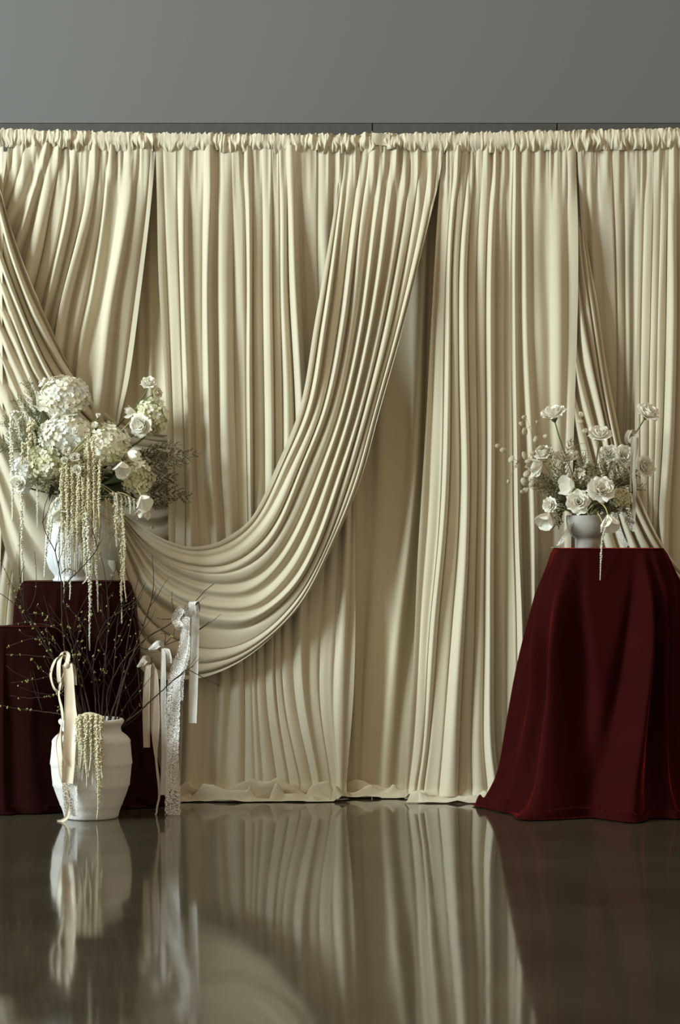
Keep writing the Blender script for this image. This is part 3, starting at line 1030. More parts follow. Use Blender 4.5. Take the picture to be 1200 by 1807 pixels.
def amaranth(label, y, tassels, target, m=M_amar, group='hanging amaranth', seed=0):
    """tassels: list of (path px list, radius px)"""
    p0 = P(*tassels[0][0][0], y)
    t = thing('amaranth', label, 'amaranth', p0, group)
    ends = []
    for i, (path, rp) in enumerate(tassels):
        yy = y + (i % 3 - 1) * .012
        W = [P(a, b, yy + 0.004 * math.sin(j * 2 + i)) for j, (a, b) in enumerate(path)]
        tassel_mb(W, fpx(rp, y), seed * 50 + i).build('tassel', m, t, rel=p0)
        ends.append(W[0])
    mb = MB()
    e = Vector(target)
    mid = (p0 + e) / 2 + Vector((0, 0, .05))
    mb.tube([Vector(q) - p0 for q in catmull([tuple(p0), tuple(mid), tuple(e)], 10)], .0022, 5)
    for w in ends[1:]:
        if (w - p0).length > 0.004:
            md = (w + p0) / 2 + Vector((0, 0, .01))
            mb.tube([Vector(q) - p0 for q in catmull([tuple(p0), tuple(md), tuple(w)], 6)], .0016, 4)
    mb.build('stem', M_stemp, t)
    return t


def frond(name, label, cat, path, y0, y1, m, mstem, width, group, seed, nd=.010, side=15, drop=0.0, nlen=(0.35, .9), thick=.0011, srad=.0016):
    """feathery frond: main stem along pixel path, side twigs, many needles (stuff)"""
    random.seed(seed)
    n = 40
    q = catmull(path, n)
    pts = [P(q[i][0], q[i][1], y0 + (y1 - y0) * i / (n - 1)) for i in range(n)]
    c = pts[0].copy()
    t = thing(name, label, cat, c, group)
    mb = MB()
    nb = MB()
    mb.tube([p - c for p in pts[::3]] + [pts[-1] - c], [srad * (1 - .7 * i / 14) for i in range(len(pts[::3]) + 1)], 5)
    for s in range(side * 2):
        f = .12 + .86 * (s // 2) / side
        i0 = min(int(f * (n - 1)), n - 2)
        p = pts[i0]
        tan = (pts[i0 + 1] - pts[i0]).normalized()
        sd = tan.cross(Vector((0, 1, 0))).normalized() * (1 if s % 2 else -1)
        sd = (sd + Vector((0, random.uniform(-.8, .8), 0))).normalized()
        L = width * (.35 + .65 * math.sin(PI * min(1, f * .85 + .12))) * random.uniform(.6, 1.15)
        dr = (sd * .75 + tan * .75 + Vector((0, 0, -drop))).normalized()
        tw = [p + dr * L * u + tan * L * .25 * u * u for u in (0, .33, .66, 1)]
        mb.tube([w - c for w in tw], [thick, thick * .8, thick * .6, thick * .3], 4)
        k_ = max(6, int(L / nd * 5.0))
        for g in range(k_):
            u = (g + random.random()) / k_
            b = p + dr * L * u + tan * L * .25 * u * u
            v = (dr * random.uniform(.2, .9) + Vector([random.uniform(-1, 1) for _ in range(3)])).normalized()
            nl = nd * random.uniform(*nlen)
            w = v.cross(Vector([random.uniform(-1, 1) for _ in range(3)])).normalized() * thick * 1.15
            nb.add([b - w - c, b + w - c, b + v * nl + w * .6 - c, b + v * nl - w * .6 - c], [(0, 1, 2, 3)])
    mb.build('stem', mstem, t)
    o = nb.build('needles', m, t, smooth=False)
    o['kind'] = 'stuff'
    return t


def leaf_mesh(L, w):
    V = np.zeros((7, 5, 3))
    for i in range(7):
        f = i / 6
        hw_ = w * math.sin(PI * (f * .93 + .05)) ** .8
        for j in range(5):
            a = -1 + j / 2
            V[i, j] = (a * hw_, f * L, .12 * L * math.sin(f * PI) + abs(a) * hw_ * .35 - .1 * L * f * f)
    return mk_mesh('leaf', V, grid_faces(7, 5))


LEAF = leaf_mesh(1.0, .27)
LEAF.materials.append(M_leaf)

# ------------------------------------------------------------------ left arrangement
VT = VASE_TOP
hydrangea(112, 701, -.06, 44, 34, VT, 'topmost big ivory hydrangea head of the left vase', M_hyd, 150, 9, mix=M_hydb)
hydrangea(118, 767, -.11, 47, 36, VT, 'ivory hydrangea head just under the topmost one, left vase', M_hyd, 150, 9, mix=M_hydb)
hydrangea(84, 822, -.10, 40, 38, VT, 'greenish cream hydrangea low on the left side of the left vase', M_hydg, 150, 6.5, mix=M_hyd)
hydrangea(186, 790, -.10, 42, 40, VT, 'cream hydrangea at the right of the spray roses, left vase', M_hyd, 140, 8, mix=M_hydg)
hydrangea(238, 846, -.07, 31, 43, VT, 'green tinged hydrangea lowest at right of the left vase', M_hydg, 130, 7, mix=M_hyd)
hydrangea(267, 735, .0, 28, 32, VT, 'small green cream hydrangea set apart at upper right, before the left curtain gap', M_hydg, 100, 7, mix=M_hyd)
hydrangea(42, 838, -.12, 21, 30, VT, 'small white hydrangea at the left edge of the left vase', M_hydb, 80, 7.5)

G = 'spray roses of the left vase'
for (x, y_, r, lab) in ((117, 797, 10.5, 'upper left of four small spray roses in the left vase'), (132, 807, 12.5, 'largest of four small spray roses in the left vase'),
                        (114, 813, 9.5, 'lower left of four small spray roses in the left vase'), (136, 829, 11.5, 'lowest of four small spray roses in the left vase')):
    rose(x, y_, -.26, r, (random.uniform(-.15, .15), -1, .12), VT, lab, m=M_petal, group=G, name='spray_rose', bend=.12, rings=(0, 1, 2), stem=M_stemp, srad=.002)
G = 'white roses of the left vase'
rose(262, 676, -.02, 14, (.1, -.8, .75), VT, 'small white rose topping the upper right hydrangea', group=G, bend=.25)
rose(277, 693, -.02, 10, (.7, -.7, .2), VT, 'tiny white rose under the small rose at upper right of left vase', group=G, m=M_cream, bend=.25)
rose(249, 750, -.06, 21, (-.45, -.85, -.1), VT, 'full white rose under the upper right hydrangea', group=G, bend=.2)
rose(32, 853, -.18, 15, (-.3, -1, -.1), VT, 'white rose at the far left low edge of the left vase', group=G, bend=.2)
rose(168, 752, -.14, 10, (-.2, -.8, .5), VT, 'small closed white rose between hydrangeas, top centre of left vase', group=G, rings=(0, 1, 2), bend=.2)
rose(173, 735, -.12, 9, (.2, -.4, .9), VT, 'small white bud standing above the cream hydrangea', group=G, rings=(0, 1), bend=.3)
G = 'white tulips of the left vase'
tulip(235, 801, -.19, 24, (.8, -.5, -.2), VT, 'white tulip before the cream hydrangea, right side of left vase', G, bend=.4)
tulip(216, 826, -.20, 27, (.1, -.6, -.8), VT, 'white tulip with drooping head at the middle right of left vase', G, open_=True, bend=.3)
tulip(254, 884, -.20, 26, (.35, -.6, -.7), VT, 'white open tulip hanging lowest at right of left vase', G, open_=True, bend=.9)
tulip(250, 903, -.16, 24, (-.1, -.3, -.95), VT, 'pale tulip hanging just under the lowest open tulip', G, bend=.7)
tulip(110, 908, -.22, 28, (-.2, -.7, -.7), VT, 'white tulip drooping over the front of the fluted vase', G, open_=True, bend=.5)
tulip(230, 726, -.03, 20, (-.9, -.4, .1), VT, 'white tulip pointing left beside the upper right hydrangea', G, bend=.15)

amaranth('cream amaranth arching over at far left with one long string', -.16,
         [([(60, 745), (45, 733), (28, 726), (20, 738), (20, 780), (22, 850), (22, 920)], 4.3), ([(50, 740), (40, 734), (33, 745), (35, 770)], 3.0)], VT, M_amarw, seed=1)
amaranth('short thick amaranth strings above the left small white hydrangea', -.17,
         [([(60, 752), (54, 744), (52, 760), (51, 790), (50, 812)], 5.5), ([(52, 790), (42, 782), (39, 800), (38, 820)], 4.6), ([(58, 760), (62, 775), (60, 800)], 3)], VT, M_amar, seed=2)
amaranth('two thin amaranth strings hanging below the left small hydrangea', -.17,
         [([(42, 850), (38, 866), (38, 930), (39, 990), (40, 1027)], 3.2), ([(60, 845), (66, 866), (66, 900), (66, 930)], 2.5)], VT, M_amarw, seed=3)
tas = []
random.seed(5)
for q_ in range(22):
    x = 108 + q_ * 3.2
    a = 826 + 16 * math.sin(q_ * 1.7) if not (148 < x < 166) else 768 + 14 * (q_ % 3)
    b_ = 975 + 30 * math.sin(q_ * 2.3) + (12 if 125 < x < 165 else -14)
    tas.append(([(x + random.uniform(-2, 2), a), (x, a + (b_ - a) * .35), (x + random.uniform(-2, 2), a + (b_ - a) * .7), (x + random.uniform(-3, 3), b_)], 3.3 + 1.4 * (q_ % 3) / 2))
amaranth('thick curtain of cream amaranth down the middle of the left vase', -.235, tas, VT, M_amar, seed=4)
amaranth('longest pale amaranth strings falling past the pedestal top, left vase', -.27,
         [([(152, 905), (156, 960), (159, 1040), (158, 1100), (158, 1148)], 3.8), ([(165, 920), (168, 980), (172, 1040), (173, 1080)], 2.9), ([(148, 930), (150, 980), (153, 1020), (146, 1030)], 3.2),
          ([(121, 945), (122, 1000), (124, 1035), (123, 1058)], 2.8), ([(112, 940), (113, 1000), (113, 1040), (112, 1063)], 2.4)], VT, M_amarw, seed=6)
amaranth('beaded amaranth strings along the left flank of the fluted vase', -.2,
         [([(104, 878), (92, 892), (86, 920), (83, 960), (79, 1000), (78, 1020)], 3.4), ([(108, 900), (105, 940), (104, 990), (103, 1024)], 2.6), ([(98, 890), (90, 930), (88, 960)], 3.6)], VT, M_amarw, seed=7)
tas = [([(198, 872), (203, 876), (205, 930), (206, 965)], 5), ([(206, 876), (213, 892), (215, 950), (216, 1000), (214, 1045), (215, 1100)], 4.4), ([(192, 880), (195, 920), (194, 958), (191, 985)], 3.4),
       ([(214, 884), (220, 960), (219, 1020), (223, 1062)], 2.8), ([(186, 880), (188, 915), (187, 945)], 3.6)]
amaranth('right hand amaranth strings hanging from an arched stem, left vase', -.2, tas, VT, M_amar, seed=8)
tas = []
for i, x in enumerate((205, 213, 220, 228, 235)):
    tas.append(([(x, 871 + i * 2.2), (x + 2, 884 + i * 2), (x + random.uniform(-3, 3), 902 + random.uniform(-5, 6))], 2.2))
amaranth('small catkin tassels on a thin stem beside the lowest tulip, left vase', -.21, tas, VT, M_amarw, seed=9)

G = 'feathery fern fronds at left'
ft = (100, 860)
for i, (pts, w, lab, m_) in enumerate((
        ([(100, 850), (82, 780), (62, 720), (45, 662)], .055, 'tallest green fern frond rising left of the topmost hydrangea', M_fern),
        ([(100, 850), (75, 790), (52, 735), (24, 698)], .055, 'green fern frond leaning left below the tallest frond', M_fern),
        ([(95, 850), (60, 790), (30, 755), (2, 738)], .06, 'green fern frond reaching to the left view edge', M_fern),
        ([(95, 850), (60, 800), (25, 785), (-10, 788)], .06, 'low green fern frond behind the long left amaranth string', M_fern),
        ([(100, 850), (80, 790), (66, 760), (58, 720)], .06, 'short dense fern frond behind the amaranth at left', M_fern),
        ([(120, 880), (80, 850), (60, 845), (50, 858)], .04, 'dry tan filler sprig under the greenish hydrangea at left', M_fill),
        ([(120, 880), (100, 850), (85, 848), (75, 868)], .045, 'dry tan filler sprig left of the amaranth curtain', M_fill))):
    frond('fern_frond', lab, 'fern', pts, -.06, .0 - .03 * (i % 3) if i < 5 else -.2, m_, M_stem if i < 5 else M_twig, w, G, 40 + i, nd=.013, side=24)
G = 'brown cedar sprays at right of the left vase'
for i, (pts, w, lab) in enumerate((
        ([(150, 870), (230, 820), (290, 805), (356, 800)], .05, 'longest brown cedar spray, pointing right to the curtain'),
        ([(150, 870), (230, 815), (280, 790), (322, 785)], .045, 'upper brown cedar spray above the longest one'),
        ([(150, 870), (230, 835), (285, 822), (335, 812)], .045, 'brown cedar spray just under the longest one'),
        ([(150, 875), (230, 860), (280, 845), (316, 842)], .05, 'short brown cedar spray level with the green tinged hydrangea'),
        ([(150, 875), (230, 870), (290, 868), (342, 880)], .055, 'brown cedar spray drooping right above the lowest tulip'),
        ([(150, 875), (230, 880), (275, 885), (305, 893)], .05, 'lowest brown cedar spray beside the lowest tulip'))):
    frond('cedar_spray', lab, 'foliage', pts, -.04, -.02 - .02 * (i % 3), M_cedar, M_cedar, w, G, 60 + i, nd=.013, side=20, thick=.0016, nlen=(.4, 1.1))
G = 'dark leaves in the left vase'
for i, (x, y_, L, d, lab) in enumerate(((196, 815, .13, (.6, -.3, .7), 'dark green leaf between the amaranth and cream hydrangea'), (205, 848, .12, (.9, -.2, .2), 'dark green leaf under the drooping middle tulip'),
                                   (200, 862, .12, (.9, -.3, -.2), 'dark green leaf over the small catkin stem'), (185, 835, .11, (.4, -.4, .8), 'dark green leaf touching the amaranth curtain'),
                                   (98, 868, .10, (-.5, -.4, -.6), 'dark green leaf at the left rim of the fluted vase'), (72, 775, .11, (-.6, -.2, .6), 'dark leaf behind the short thick amaranth'),
                                   (220, 868, .11, (.8, -.1, -.3), 'dark green leaf behind the lowest open tulip'))):
    c = P(x, y_, -.11)
    t = thing('leaf_stem', lab, 'leaf', c, G)
    o = obj('leaf', LEAF, M_leaf, t)
    dv = Vector(d).normalized()
    o.matrix_basis = (dv.to_track_quat('Y', 'Z').to_matrix() @ Matrix.Rotation(.9, 3, 'Y')).to_4x4() @ Matrix.Scale(L, 4) @ Matrix.Translation((0, -.5, 0))
    mb = MB()
    mb.tube([p - c for p in stem_pts(c - dv * L * .5, dv, into(VT), bend=.2)], .002, 5)
    mb.build('stem', M_stem, t)

# ------------------------------------------------------------------ right arrangement
BT = BOWL_TOP
G = 'white roses of the footed bowl'
for (x, y_, yy, r, d, lab, bd) in (
        (976, 731, -.17, 23, (-.25, -.35, .9), 'white rose on the tall dark stem at left above the bowl', .55),
        (1143, 729, -.15, 22, (.35, -.6, .75), 'highest white rose, on the far right stem of the bowl', .6),
        (1058, 767, -.20, 21, (.0, -.6, .8), 'white rose upright at centre, above the bowl', .5),
        (1101, 806, -.22, 21, (.25, -.9, .25), 'white rose right of the upright centre rose, before the ribbon', .3),
        (1078, 801, -.15, 20, (-.1, -.6, .6), 'white rose tucked behind the one right of centre', .3),
        (1137, 823, -.14, 21, (.45, -.8, .2), 'rightmost low white rose, just right of the ribbon', .3),
        (1061, 865, -.30, 25, (.1, -.85, .45), 'largest open white rose facing front, low centre of the bowl', .1),
        (1021, 886, -.30, 22, (-.15, -.9, .2), 'white rose at the rim of the bowl, left of the largest rose', .1),
        (970, 891, -.24, 14, (-.6, -.8, .1), 'small white rose low at the left side of the bowl', .15),
        (996, 809, -.12, 19, (.1, -.5, .85), 'wide flat white rose behind the tall dark stem', .3),
        (958, 800, -.14, 17, (-.4, -.6, .7), 'pale white rose at the left edge of the bowl flowers', .3)):
    rose(x, y_, yy, r, d, BT, lab, group=G, bend=bd, m=M_petal)
G = 'white tulips of the footed bowl'
tulip(945, 822, -.22, 30, (-.8, -.4, -.45), BT, 'white tulip nodding left at the left of the bowl flowers', G, bend=.3, stem=M_stem)
tulip(1003, 858, -.27, 28, (-.7, -.6, .1), BT, 'white tulip left of the largest front rose', G, open_=True, bend=.2)
tulip(963, 917, -.27, 28, (-.5, -.5, -.8), BT, 'white tulip drooping beside the left of the bowl', G, open_=True, bend=.6)
tulip(1076, 922, -.36, 30, (.15, -.45, -.9), BT, 'white tulip hanging over the front right rim of the bowl', G, open_=True, bend=.9)
hydrangea(1035, 842, -.18, 22, 21, BT, 'beige hydrangea head behind the largest front rose of the bowl', M_hydtan, 90, 6, group='hydrangeas of the footed bowl', mix=M_hyd)
hydrangea(1096, 880, -.24, 18, 18, BT, 'small greenish hydrangea low at right of the bowl', M_hydg, 70, 5, group='hydrangeas of the footed bowl', mix=M_hydtan)

G = 'sage filler sprigs of the footed bowl'
for i, (pts, w, lab, m_) in enumerate((
        ([(1025, 905), (985, 870), (955, 840), (935, 818)], .035, 'thin twiggy sprig leaning left of the bowl flowers', M_fill),
        ([(1025, 905), (980, 878), (950, 858), (925, 852)], .035, 'lowest thin twiggy sprig at the left of the bowl', M_fill),
        ([(1025, 905), (990, 850), (975, 815), (966, 785)], .04, 'thin upright sprig beside the tall dark rose stem', M_fill),
        ([(1030, 905), (1000, 895), (988, 905), (982, 930)], .035, 'green sprig spilling over the left rim of the bowl', M_fern),
        ([(1035, 905), (1010, 890), (995, 880), (985, 878)], .035, 'green sprig low between the rim rose and left small rose', M_fern),
        ([(1045, 905), (1075, 860), (1090, 830), (1100, 805)], .05, 'full sage sprig under the rose right of centre', M_fill),
        ([(1045, 905), (1090, 865), (1112, 840), (1128, 835)], .045, 'sage sprig pointing right under the rightmost low rose', M_fern),
        ([(1045, 905), (1095, 880), (1120, 862), (1140, 860)], .035, 'green sprig at the far right of the bowl', M_fern),
        ([(1045, 908), (1085, 895), (1105, 900), (1112, 925)], .04, 'grey green sprig hanging at the right rim of the bowl', M_fill),
        ([(1035, 905), (1035, 870), (1030, 830), (1025, 800)], .045, 'pale upright sprig at the middle of the bowl', M_fill),
        ([(1035, 905), (1060, 840), (1070, 815), (1075, 790)], .04, 'pale sprig between the upright rose and its neighbour', M_fill),
        ([(1040, 908), (1052, 895), (1062, 892), (1075, 897)], .04, 'dark green sprig under the largest front rose', M_fern),
        ([(1045, 905), (1080, 870), (1100, 850), (1118, 850)], .05, 'bushy olive sprig between the right of centre rose and the bowl rim', M_fern),
        ([(1045, 905), (1070, 880), (1085, 862), (1090, 842)], .05, 'bushy olive sprig right of the largest front rose', M_fern),
        ([(1030, 905), (995, 872), (972, 856), (950, 846)], .045, 'bushy olive sprig under the tulip left of the front rose', M_fern),
        ([(1030, 905), (1005, 880), (990, 862), (982, 838)], .05, 'upright olive sprig at the foot of the tall dark rose stem', M_fern),
        ([(1040, 908), (1020, 860), (1040, 830), (1060, 820)], .05, 'olive sprig behind the beige hydrangea', M_fern),
        ([(1040, 908), (1000, 840), (1000, 800), (1012, 770)], .03, 'wispy dry sprig behind the wide flat rose', M_twig))):
    frond('filler_sprig', lab, 'foliage', pts, -.18, -.20 - .03 * (i % 3), m_, M_twig, w, G, 80 + i, nd=.010, side=18, thick=.0017, nlen=(.3, 1.0))

# lunaria
pod_V = []
for i in range(12):
    a = 2 * PI * i / 12
    pod_V.append((.72 * math.cos(a), math.sin(a), .05))
    pod_V.append((.72 * math.cos(a), math.sin(a), -.05))
pod_V += [(0, 0, .14), (0, 0, -.14), (0, 1.35, 0)]
pod_F = []
for i in range(12):
    j = (i + 1) % 12
    pod_F += [(2 * i, 2 * j, 24), (2 * j + 1, 2 * i + 1, 25), (2 * i + 1, 2 * j + 1, 2 * j, 2 * i)]
POD = mk_mesh('seed_pod', pod_V, pod_F)
POD.materials.append(M_pod)


def lunaria(path, pods, label, seed):
    random.seed(seed)
    c = P(*path[0], -.18)
    t = thing('honesty_sprig', label, 'dried sprig', c, 'dried honesty sprigs of the footed bowl')
    q = catmull(path, 14)
    pts = [P(a, b, -.18 - .004 * i) for i, (a, b) in enumerate(q)]
    mb = MB()
    mb.tube([p - c for p in pts], [.0014 * (1 - .5 * i / 14) for i in range(14)], 5)
    for (x, y_, r) in pods:
        p = P(x, y_, -.22 + random.uniform(-.02, .02))
        near = min(pts, key=lambda w: (w - p).length)
        mb.tube([near - c, (near + p) / 2 - c + Vector((0, 0, .006)), p - c], .0008, 4)
        o = obj('seed_pod', POD, M_pod, t)
        o.matrix_basis = Matrix.Translation(p - c) @ orient((random.uniform(-.7, .7), -1, random.uniform(-.5, .5)), random.random() * 6) @ Matrix.Scale(fpx(r), 4)
    mb.build('stem', M_twig, t)


lunaria([(1020, 905), (985, 860), (950, 830), (915, 815), (880, 790)], [(879, 787, 6), (888, 794, 6), (902, 810, 7), (911, 821, 6), (926, 804, 8), (930, 836, 8), (933, 815, 7), (940, 800, 6), (897, 850, 4)],
        'dried honesty sprig reaching far left of the bowl', 1)
lunaria([(1020, 905), (980, 850), (950, 800), (930, 740)], [(926, 762, 8), (925, 736, 5), (920, 748, 5), (945, 775, 6), (955, 790, 6), (962, 770, 5), (948, 745, 4)], 'dried honesty sprig rising at left of the tall rose stem', 2)
lunaria([(1020, 905), (970, 875), (945, 865), (925, 855)], [(925, 850, 8), (928, 865, 7), (938, 852, 7), (945, 840, 7), (922, 868, 5)], 'lowest dried honesty sprig at left of the bowl', 3)
lunaria([(1035, 900), (1040, 840), (1035, 780), (1024, 730)], [(1026, 731, 6), (1024, 744, 6), (1033, 760, 6), (1016, 800, 6), (1020, 808, 5), (1010, 790, 5)], 'dried honesty sprig left of the upright centre rose', 4)
amaranth('single short amaranth string hanging over the right pedestal front', -.385, [([(1068, 932), (1063, 950), (1061, 975), (1060, 1000), (1059, 1024)], 2.1), ([(1072, 915), (1070, 930), (1066, 945)], 2.6)], BT, M_amarw,
         group='amaranth of the footed bowl', seed=11)


# ------------------------------------------------------------------ ribbons
def strip(path, width, wdir=None, nseg=48, curl=.12, twist=0.0, rel=None, scallop=0.0, thick=.0006):
    """ribbon along world points; width may be a list"""
    q = catmull([tuple(p) for p in path], nseg)
    W = np.interp(np.linspace(0, 1, nseg), np.linspace(0, 1, len(width)), width) if hasattr(width, '__len__') else np.full(nseg, width)
    na = 7
    V = np.zeros((nseg, na, 3))
    dist = 0
    for i in range(nseg):
        if i:
            dist += np.linalg.norm(q[i] - q[i - 1])
        t = Vector(q[min(i + 1, nseg - 1)] - q[max(i - 1, 0)]).normalized()
        u = Vector(wdir or (1, 0, 0))
        u = (u - t * u.dot(t))
        if u.length < 1e-3:
            u = Vector((0, 1, 0))
        u.normalize()
        u = Quaternion(t, twist * i / nseg) @ u
        nn = t.cross(u)
        wv = W[i] * (1 + scallop * abs(math.sin(dist / .028 * PI)))
        for j in range(na):
            a = -1 + 2 * j / (na - 1)
            V[i, j] = Vector(q[i]) + u * a * wv / 2 + nn * (curl * wv * (a * a - .4) + .06 * wv * math.sin(a * 2.5 + i * .12))
    if rel is not None:
        V = V - np.array(rel)
    Vb = V.copy()
    nv = V.shape[0] * na
    fr = grid_faces(nseg, na)
    # back face, slightly behind, closes the sheet so the ribbon has thickness
    e1 = V[1:] - V[:-1]
    e1 = np.concatenate([e1, e1[-1:]])
    e2 = V[:, 1:] - V[:, :-1]
    e2 = np.concatenate([e2, e2[:, -1:]], 1)
    nr = np.cross(e1, e2)
    nr /= np.maximum(np.linalg.norm(nr, axis=-1, keepdims=True), 1e-9)
    Vb = V + nr * thick
    F2 = fr[:, ::-1] + nv
    side = []
    for i in range(nseg - 1):
        for j in (0, na - 1):
            a, b = i * na + j, (i + 1) * na + j
            side.append((a, b, b + nv, a + nv) if j == 0 else (b, a, a + nv, b + nv))
    return np.concatenate([V.reshape(-1, 3), Vb.reshape(-1, 3)]), np.concatenate([fr, F2, np.array(side)])


def ribbon_part(name, path, width, m, parent, **kw):
    V, Fc = strip(path, width, rel=parent.location, **kw)
    return obj(name, mk_mesh(name, V, Fc), m, parent)


def pp(pts, y, dy=None):
    return [P(a, b, y if dy is None else y + dy[i]) for i, (a, b) in enumerate(pts)]


w = lambda n: fpx(n, -.5)
# satin bow on the urn
Y = UY - .02
sb = thing('satin_ribbon', 'glossy cream satin ribbon bow trailing down the left of the white urn', 'ribbon', P(118, 1160, Y))
ribbon_part('bow_loop', pp([(122, 1176), (112, 1158), (98, 1166), (90, 1190), (96, 1214), (106, 1218), (112, 1196), (118, 1180)], Y, [0, -.02, -.01, .0, .0, .01, .0, 0]), [w(10), w(13), w(13), w(9), w(6), w(9), w(10), w(10)], M_satin, sb, wdir=(.5, -.8, .3))
ribbon_part('bow_loop', pp([(116, 1174), (120, 1156), (110, 1154), (104, 1175), (106, 1205), (113, 1190), (116, 1178)], Y - .03, [0, 0, .01, 0, .01, .02, .03]), w(10), M_satin, sb, wdir=(.7, -.6, .1))
ribbon_part('bow_loop', pp([(118, 1172), (128, 1176), (132, 1195), (134, 1209)], Y, [0, -.02, .0, .01]), [w(8), w(11), w(10), w(5)], M_satin, sb, wdir=(.8, -.5, .1))
yf = UY - .165
ribbon_part('tail', pp([(119, 1172), (122, 1200), (124, 1250), (125, 1275), (123, 1320), (121, 1358), (119, 1382)], Y, [-.03, -.035, -.05, -.12, -.155, -.16, -.16]), [w(18), w(17), w(20), w(23), w(22), w(22), w(20)], M_satin, sb, curl=.2)
ribbon_part('tail', pp([(108, 1200), (104, 1225), (109, 1250), (111, 1270), (108, 1290), (112, 1330), (116, 1350)], Y, [.0, .0, -.03, -.08, -.13, -.16, -.165]), [w(8), w(5), w(7), w(6), w(10), w(9), w(6)], M_satin, sb, wdir=(.8, -.5, 0), twist=1.4)
ribbon_part('tail', pp([(110, 1290), (104, 1310), (108, 1350), (118, 1400), (122, 1425), (120, 1440), (110, 1448), (101, 1449)], Y, [-.12, -.12, -.14, -.14, -.125, -.12, -.10, -.09]), [w(9), w(12), w(10), w(14), w(8), w(7), w(7), w(5)], M_satin, sb, wdir=(.9, -.3, 0), twist=.5)
ribbon_part('tail', pp([(124, 1290), (122, 1340), (124, 1400), (126, 1440)], UY, [-.14, -.172, -.165, -.13]), [w(22), w(26), w(26), w(22)], M_lace, sb)
mb = MB()
cc = P(118, 1174, Y - .025) - sb.location
V, Fc = lathe([(0, -.012), (.010, -.009), (.014, 0), (.010, .009), (0, .012)], 12)
mb.add([Vector(v) + cc for v in V.reshape(-1, 3)], Fc)
mb.build('knot', M_satin, sb)

# ribbons on the branches at right
RY = -.40
rb = thing('blush_ribbon', 'blush ribbon tied at left of the hanging ribbons, nearest the dark pedestal', 'ribbon', P(262, 1172, RY), 'ribbons hanging from the branches')
ribbon_part('bow_loop', pp([(264, 1170), (258, 1162), (250, 1170), (242, 1177)], RY, [0, -.02, -.01, 0]), [w(8), w(15), w(12), w(3)], M_ribbon, rb, wdir=(.4, -.3, .9))
ribbon_part('tail', pp([(262, 1172), (260, 1190), (258, 1250), (259, 1319)], RY, [-.01, -.01, -.01, 0]), [w(10), w(13), w(13), w(12)], M_ribbon, rb, curl=.05)
ribbon_part('tail', pp([(266, 1172), (272, 1190), (274, 1250), (275, 1330), (280, 1380), (281, 1405), (277, 1425), (275, 1438), (262, 1441), (242, 1440)], RY, [0, 0, 0, 0, 0, .0, -.01, -.02, -.02, -.02]),
            [w(10), w(14), w(15), w(16), w(12), w(4), w(5), w(4), w(3), w(3)], M_ribbon, rb, curl=.05)
rb = thing('blush_ribbon', 'narrow pale ribbon with small bow, second from left of the hanging ribbons', 'ribbon', P(287, 1142, RY), 'ribbons hanging from the branches')
ribbon_part('bow_loop', pp([(288, 1142), (282, 1135), (272, 1141), (262, 1146)], RY, [0, -.02, -.01, 0]), [w(8), w(13), w(12), w(3)], M_ribbonw, rb, wdir=(.4, -.3, .9))
ribbon_part('bow_loop', pp([(288, 1144), (295, 1148), (299, 1160), (300, 1170)], RY, [0, -.02, -.02, -.01]), [w(6), w(9), w(8), w(6)], M_ribbonw, rb)
ribbon_part('tail', pp([(288, 1144), (288, 1165), (288, 1250), (291, 1330), (290, 1403)], RY, [-.01, -.01, 0, .0, .0]), [w(8), w(10), w(10), w(13), w(16)], M_ribbonw, rb, curl=.06)
rb = thing('white_ribbon', 'plain white ribbon looped over the branch tip, rightmost and shortest of the hanging ribbons', 'ribbon', P(343, 1068, RY), 'ribbons hanging from the branches')
ribbon_part('bow_loop', pp([(340, 1085), (338, 1066), (344, 1062), (347, 1072), (343, 1086)], RY, [-.015, -.02, -.005, .01, .02]), w(13), M_ribbonw, rb)
ribbon_part('tail', pp([(344, 1066), (344, 1100), (342, 1180), (341, 1230), (340, 1276)], RY, [.0, .005, 0, 0, 0]), [w(15), w(15), w(16), w(16), w(14)], M_ribbonw, rb, curl=.05)
rb = thing('lace_ribbon', 'long white lace ribbon with scalloped edges, hanging to the floor right of the pedestal', 'ribbon', P(322, 1082, RY), 'ribbons hanging from the branches')
ribbon_part('bow_loop', pp([(333, 1092), (330, 1078), (318, 1078), (310, 1094), (318, 1106), (326, 1112)], RY - .01, [0, -.015, -.02, -.01, -.02, 0]), [w(12), w(16), w(17), w(15), w(16), w(16)], M_lace, rb)
ribbon_part('tail', pp([(328, 1088), (326, 1120), (322, 1150), (311, 1185), (306, 1215), (304, 1300), (305, 1370), (305, 1438)], RY - .02, [0, 0, 0, -.005, -.01, -.01, -.01, -.015]),
            [w(14), w(16), w(20), w(24), w(24), w(20), w(25), w(27)], M_lace, rb, scallop=.12, nseg=160, curl=.04)
ribbon_part('tail', pp([(326, 1095), (328, 1130), (326, 1160), (316, 1195), (314, 1236)], RY + .01, [0, 0, .0, 0, 0]), [w(12), w(14), w(16), w(18), w(18)], M_lace, rb, scallop=.1, nseg=80, curl=.04)

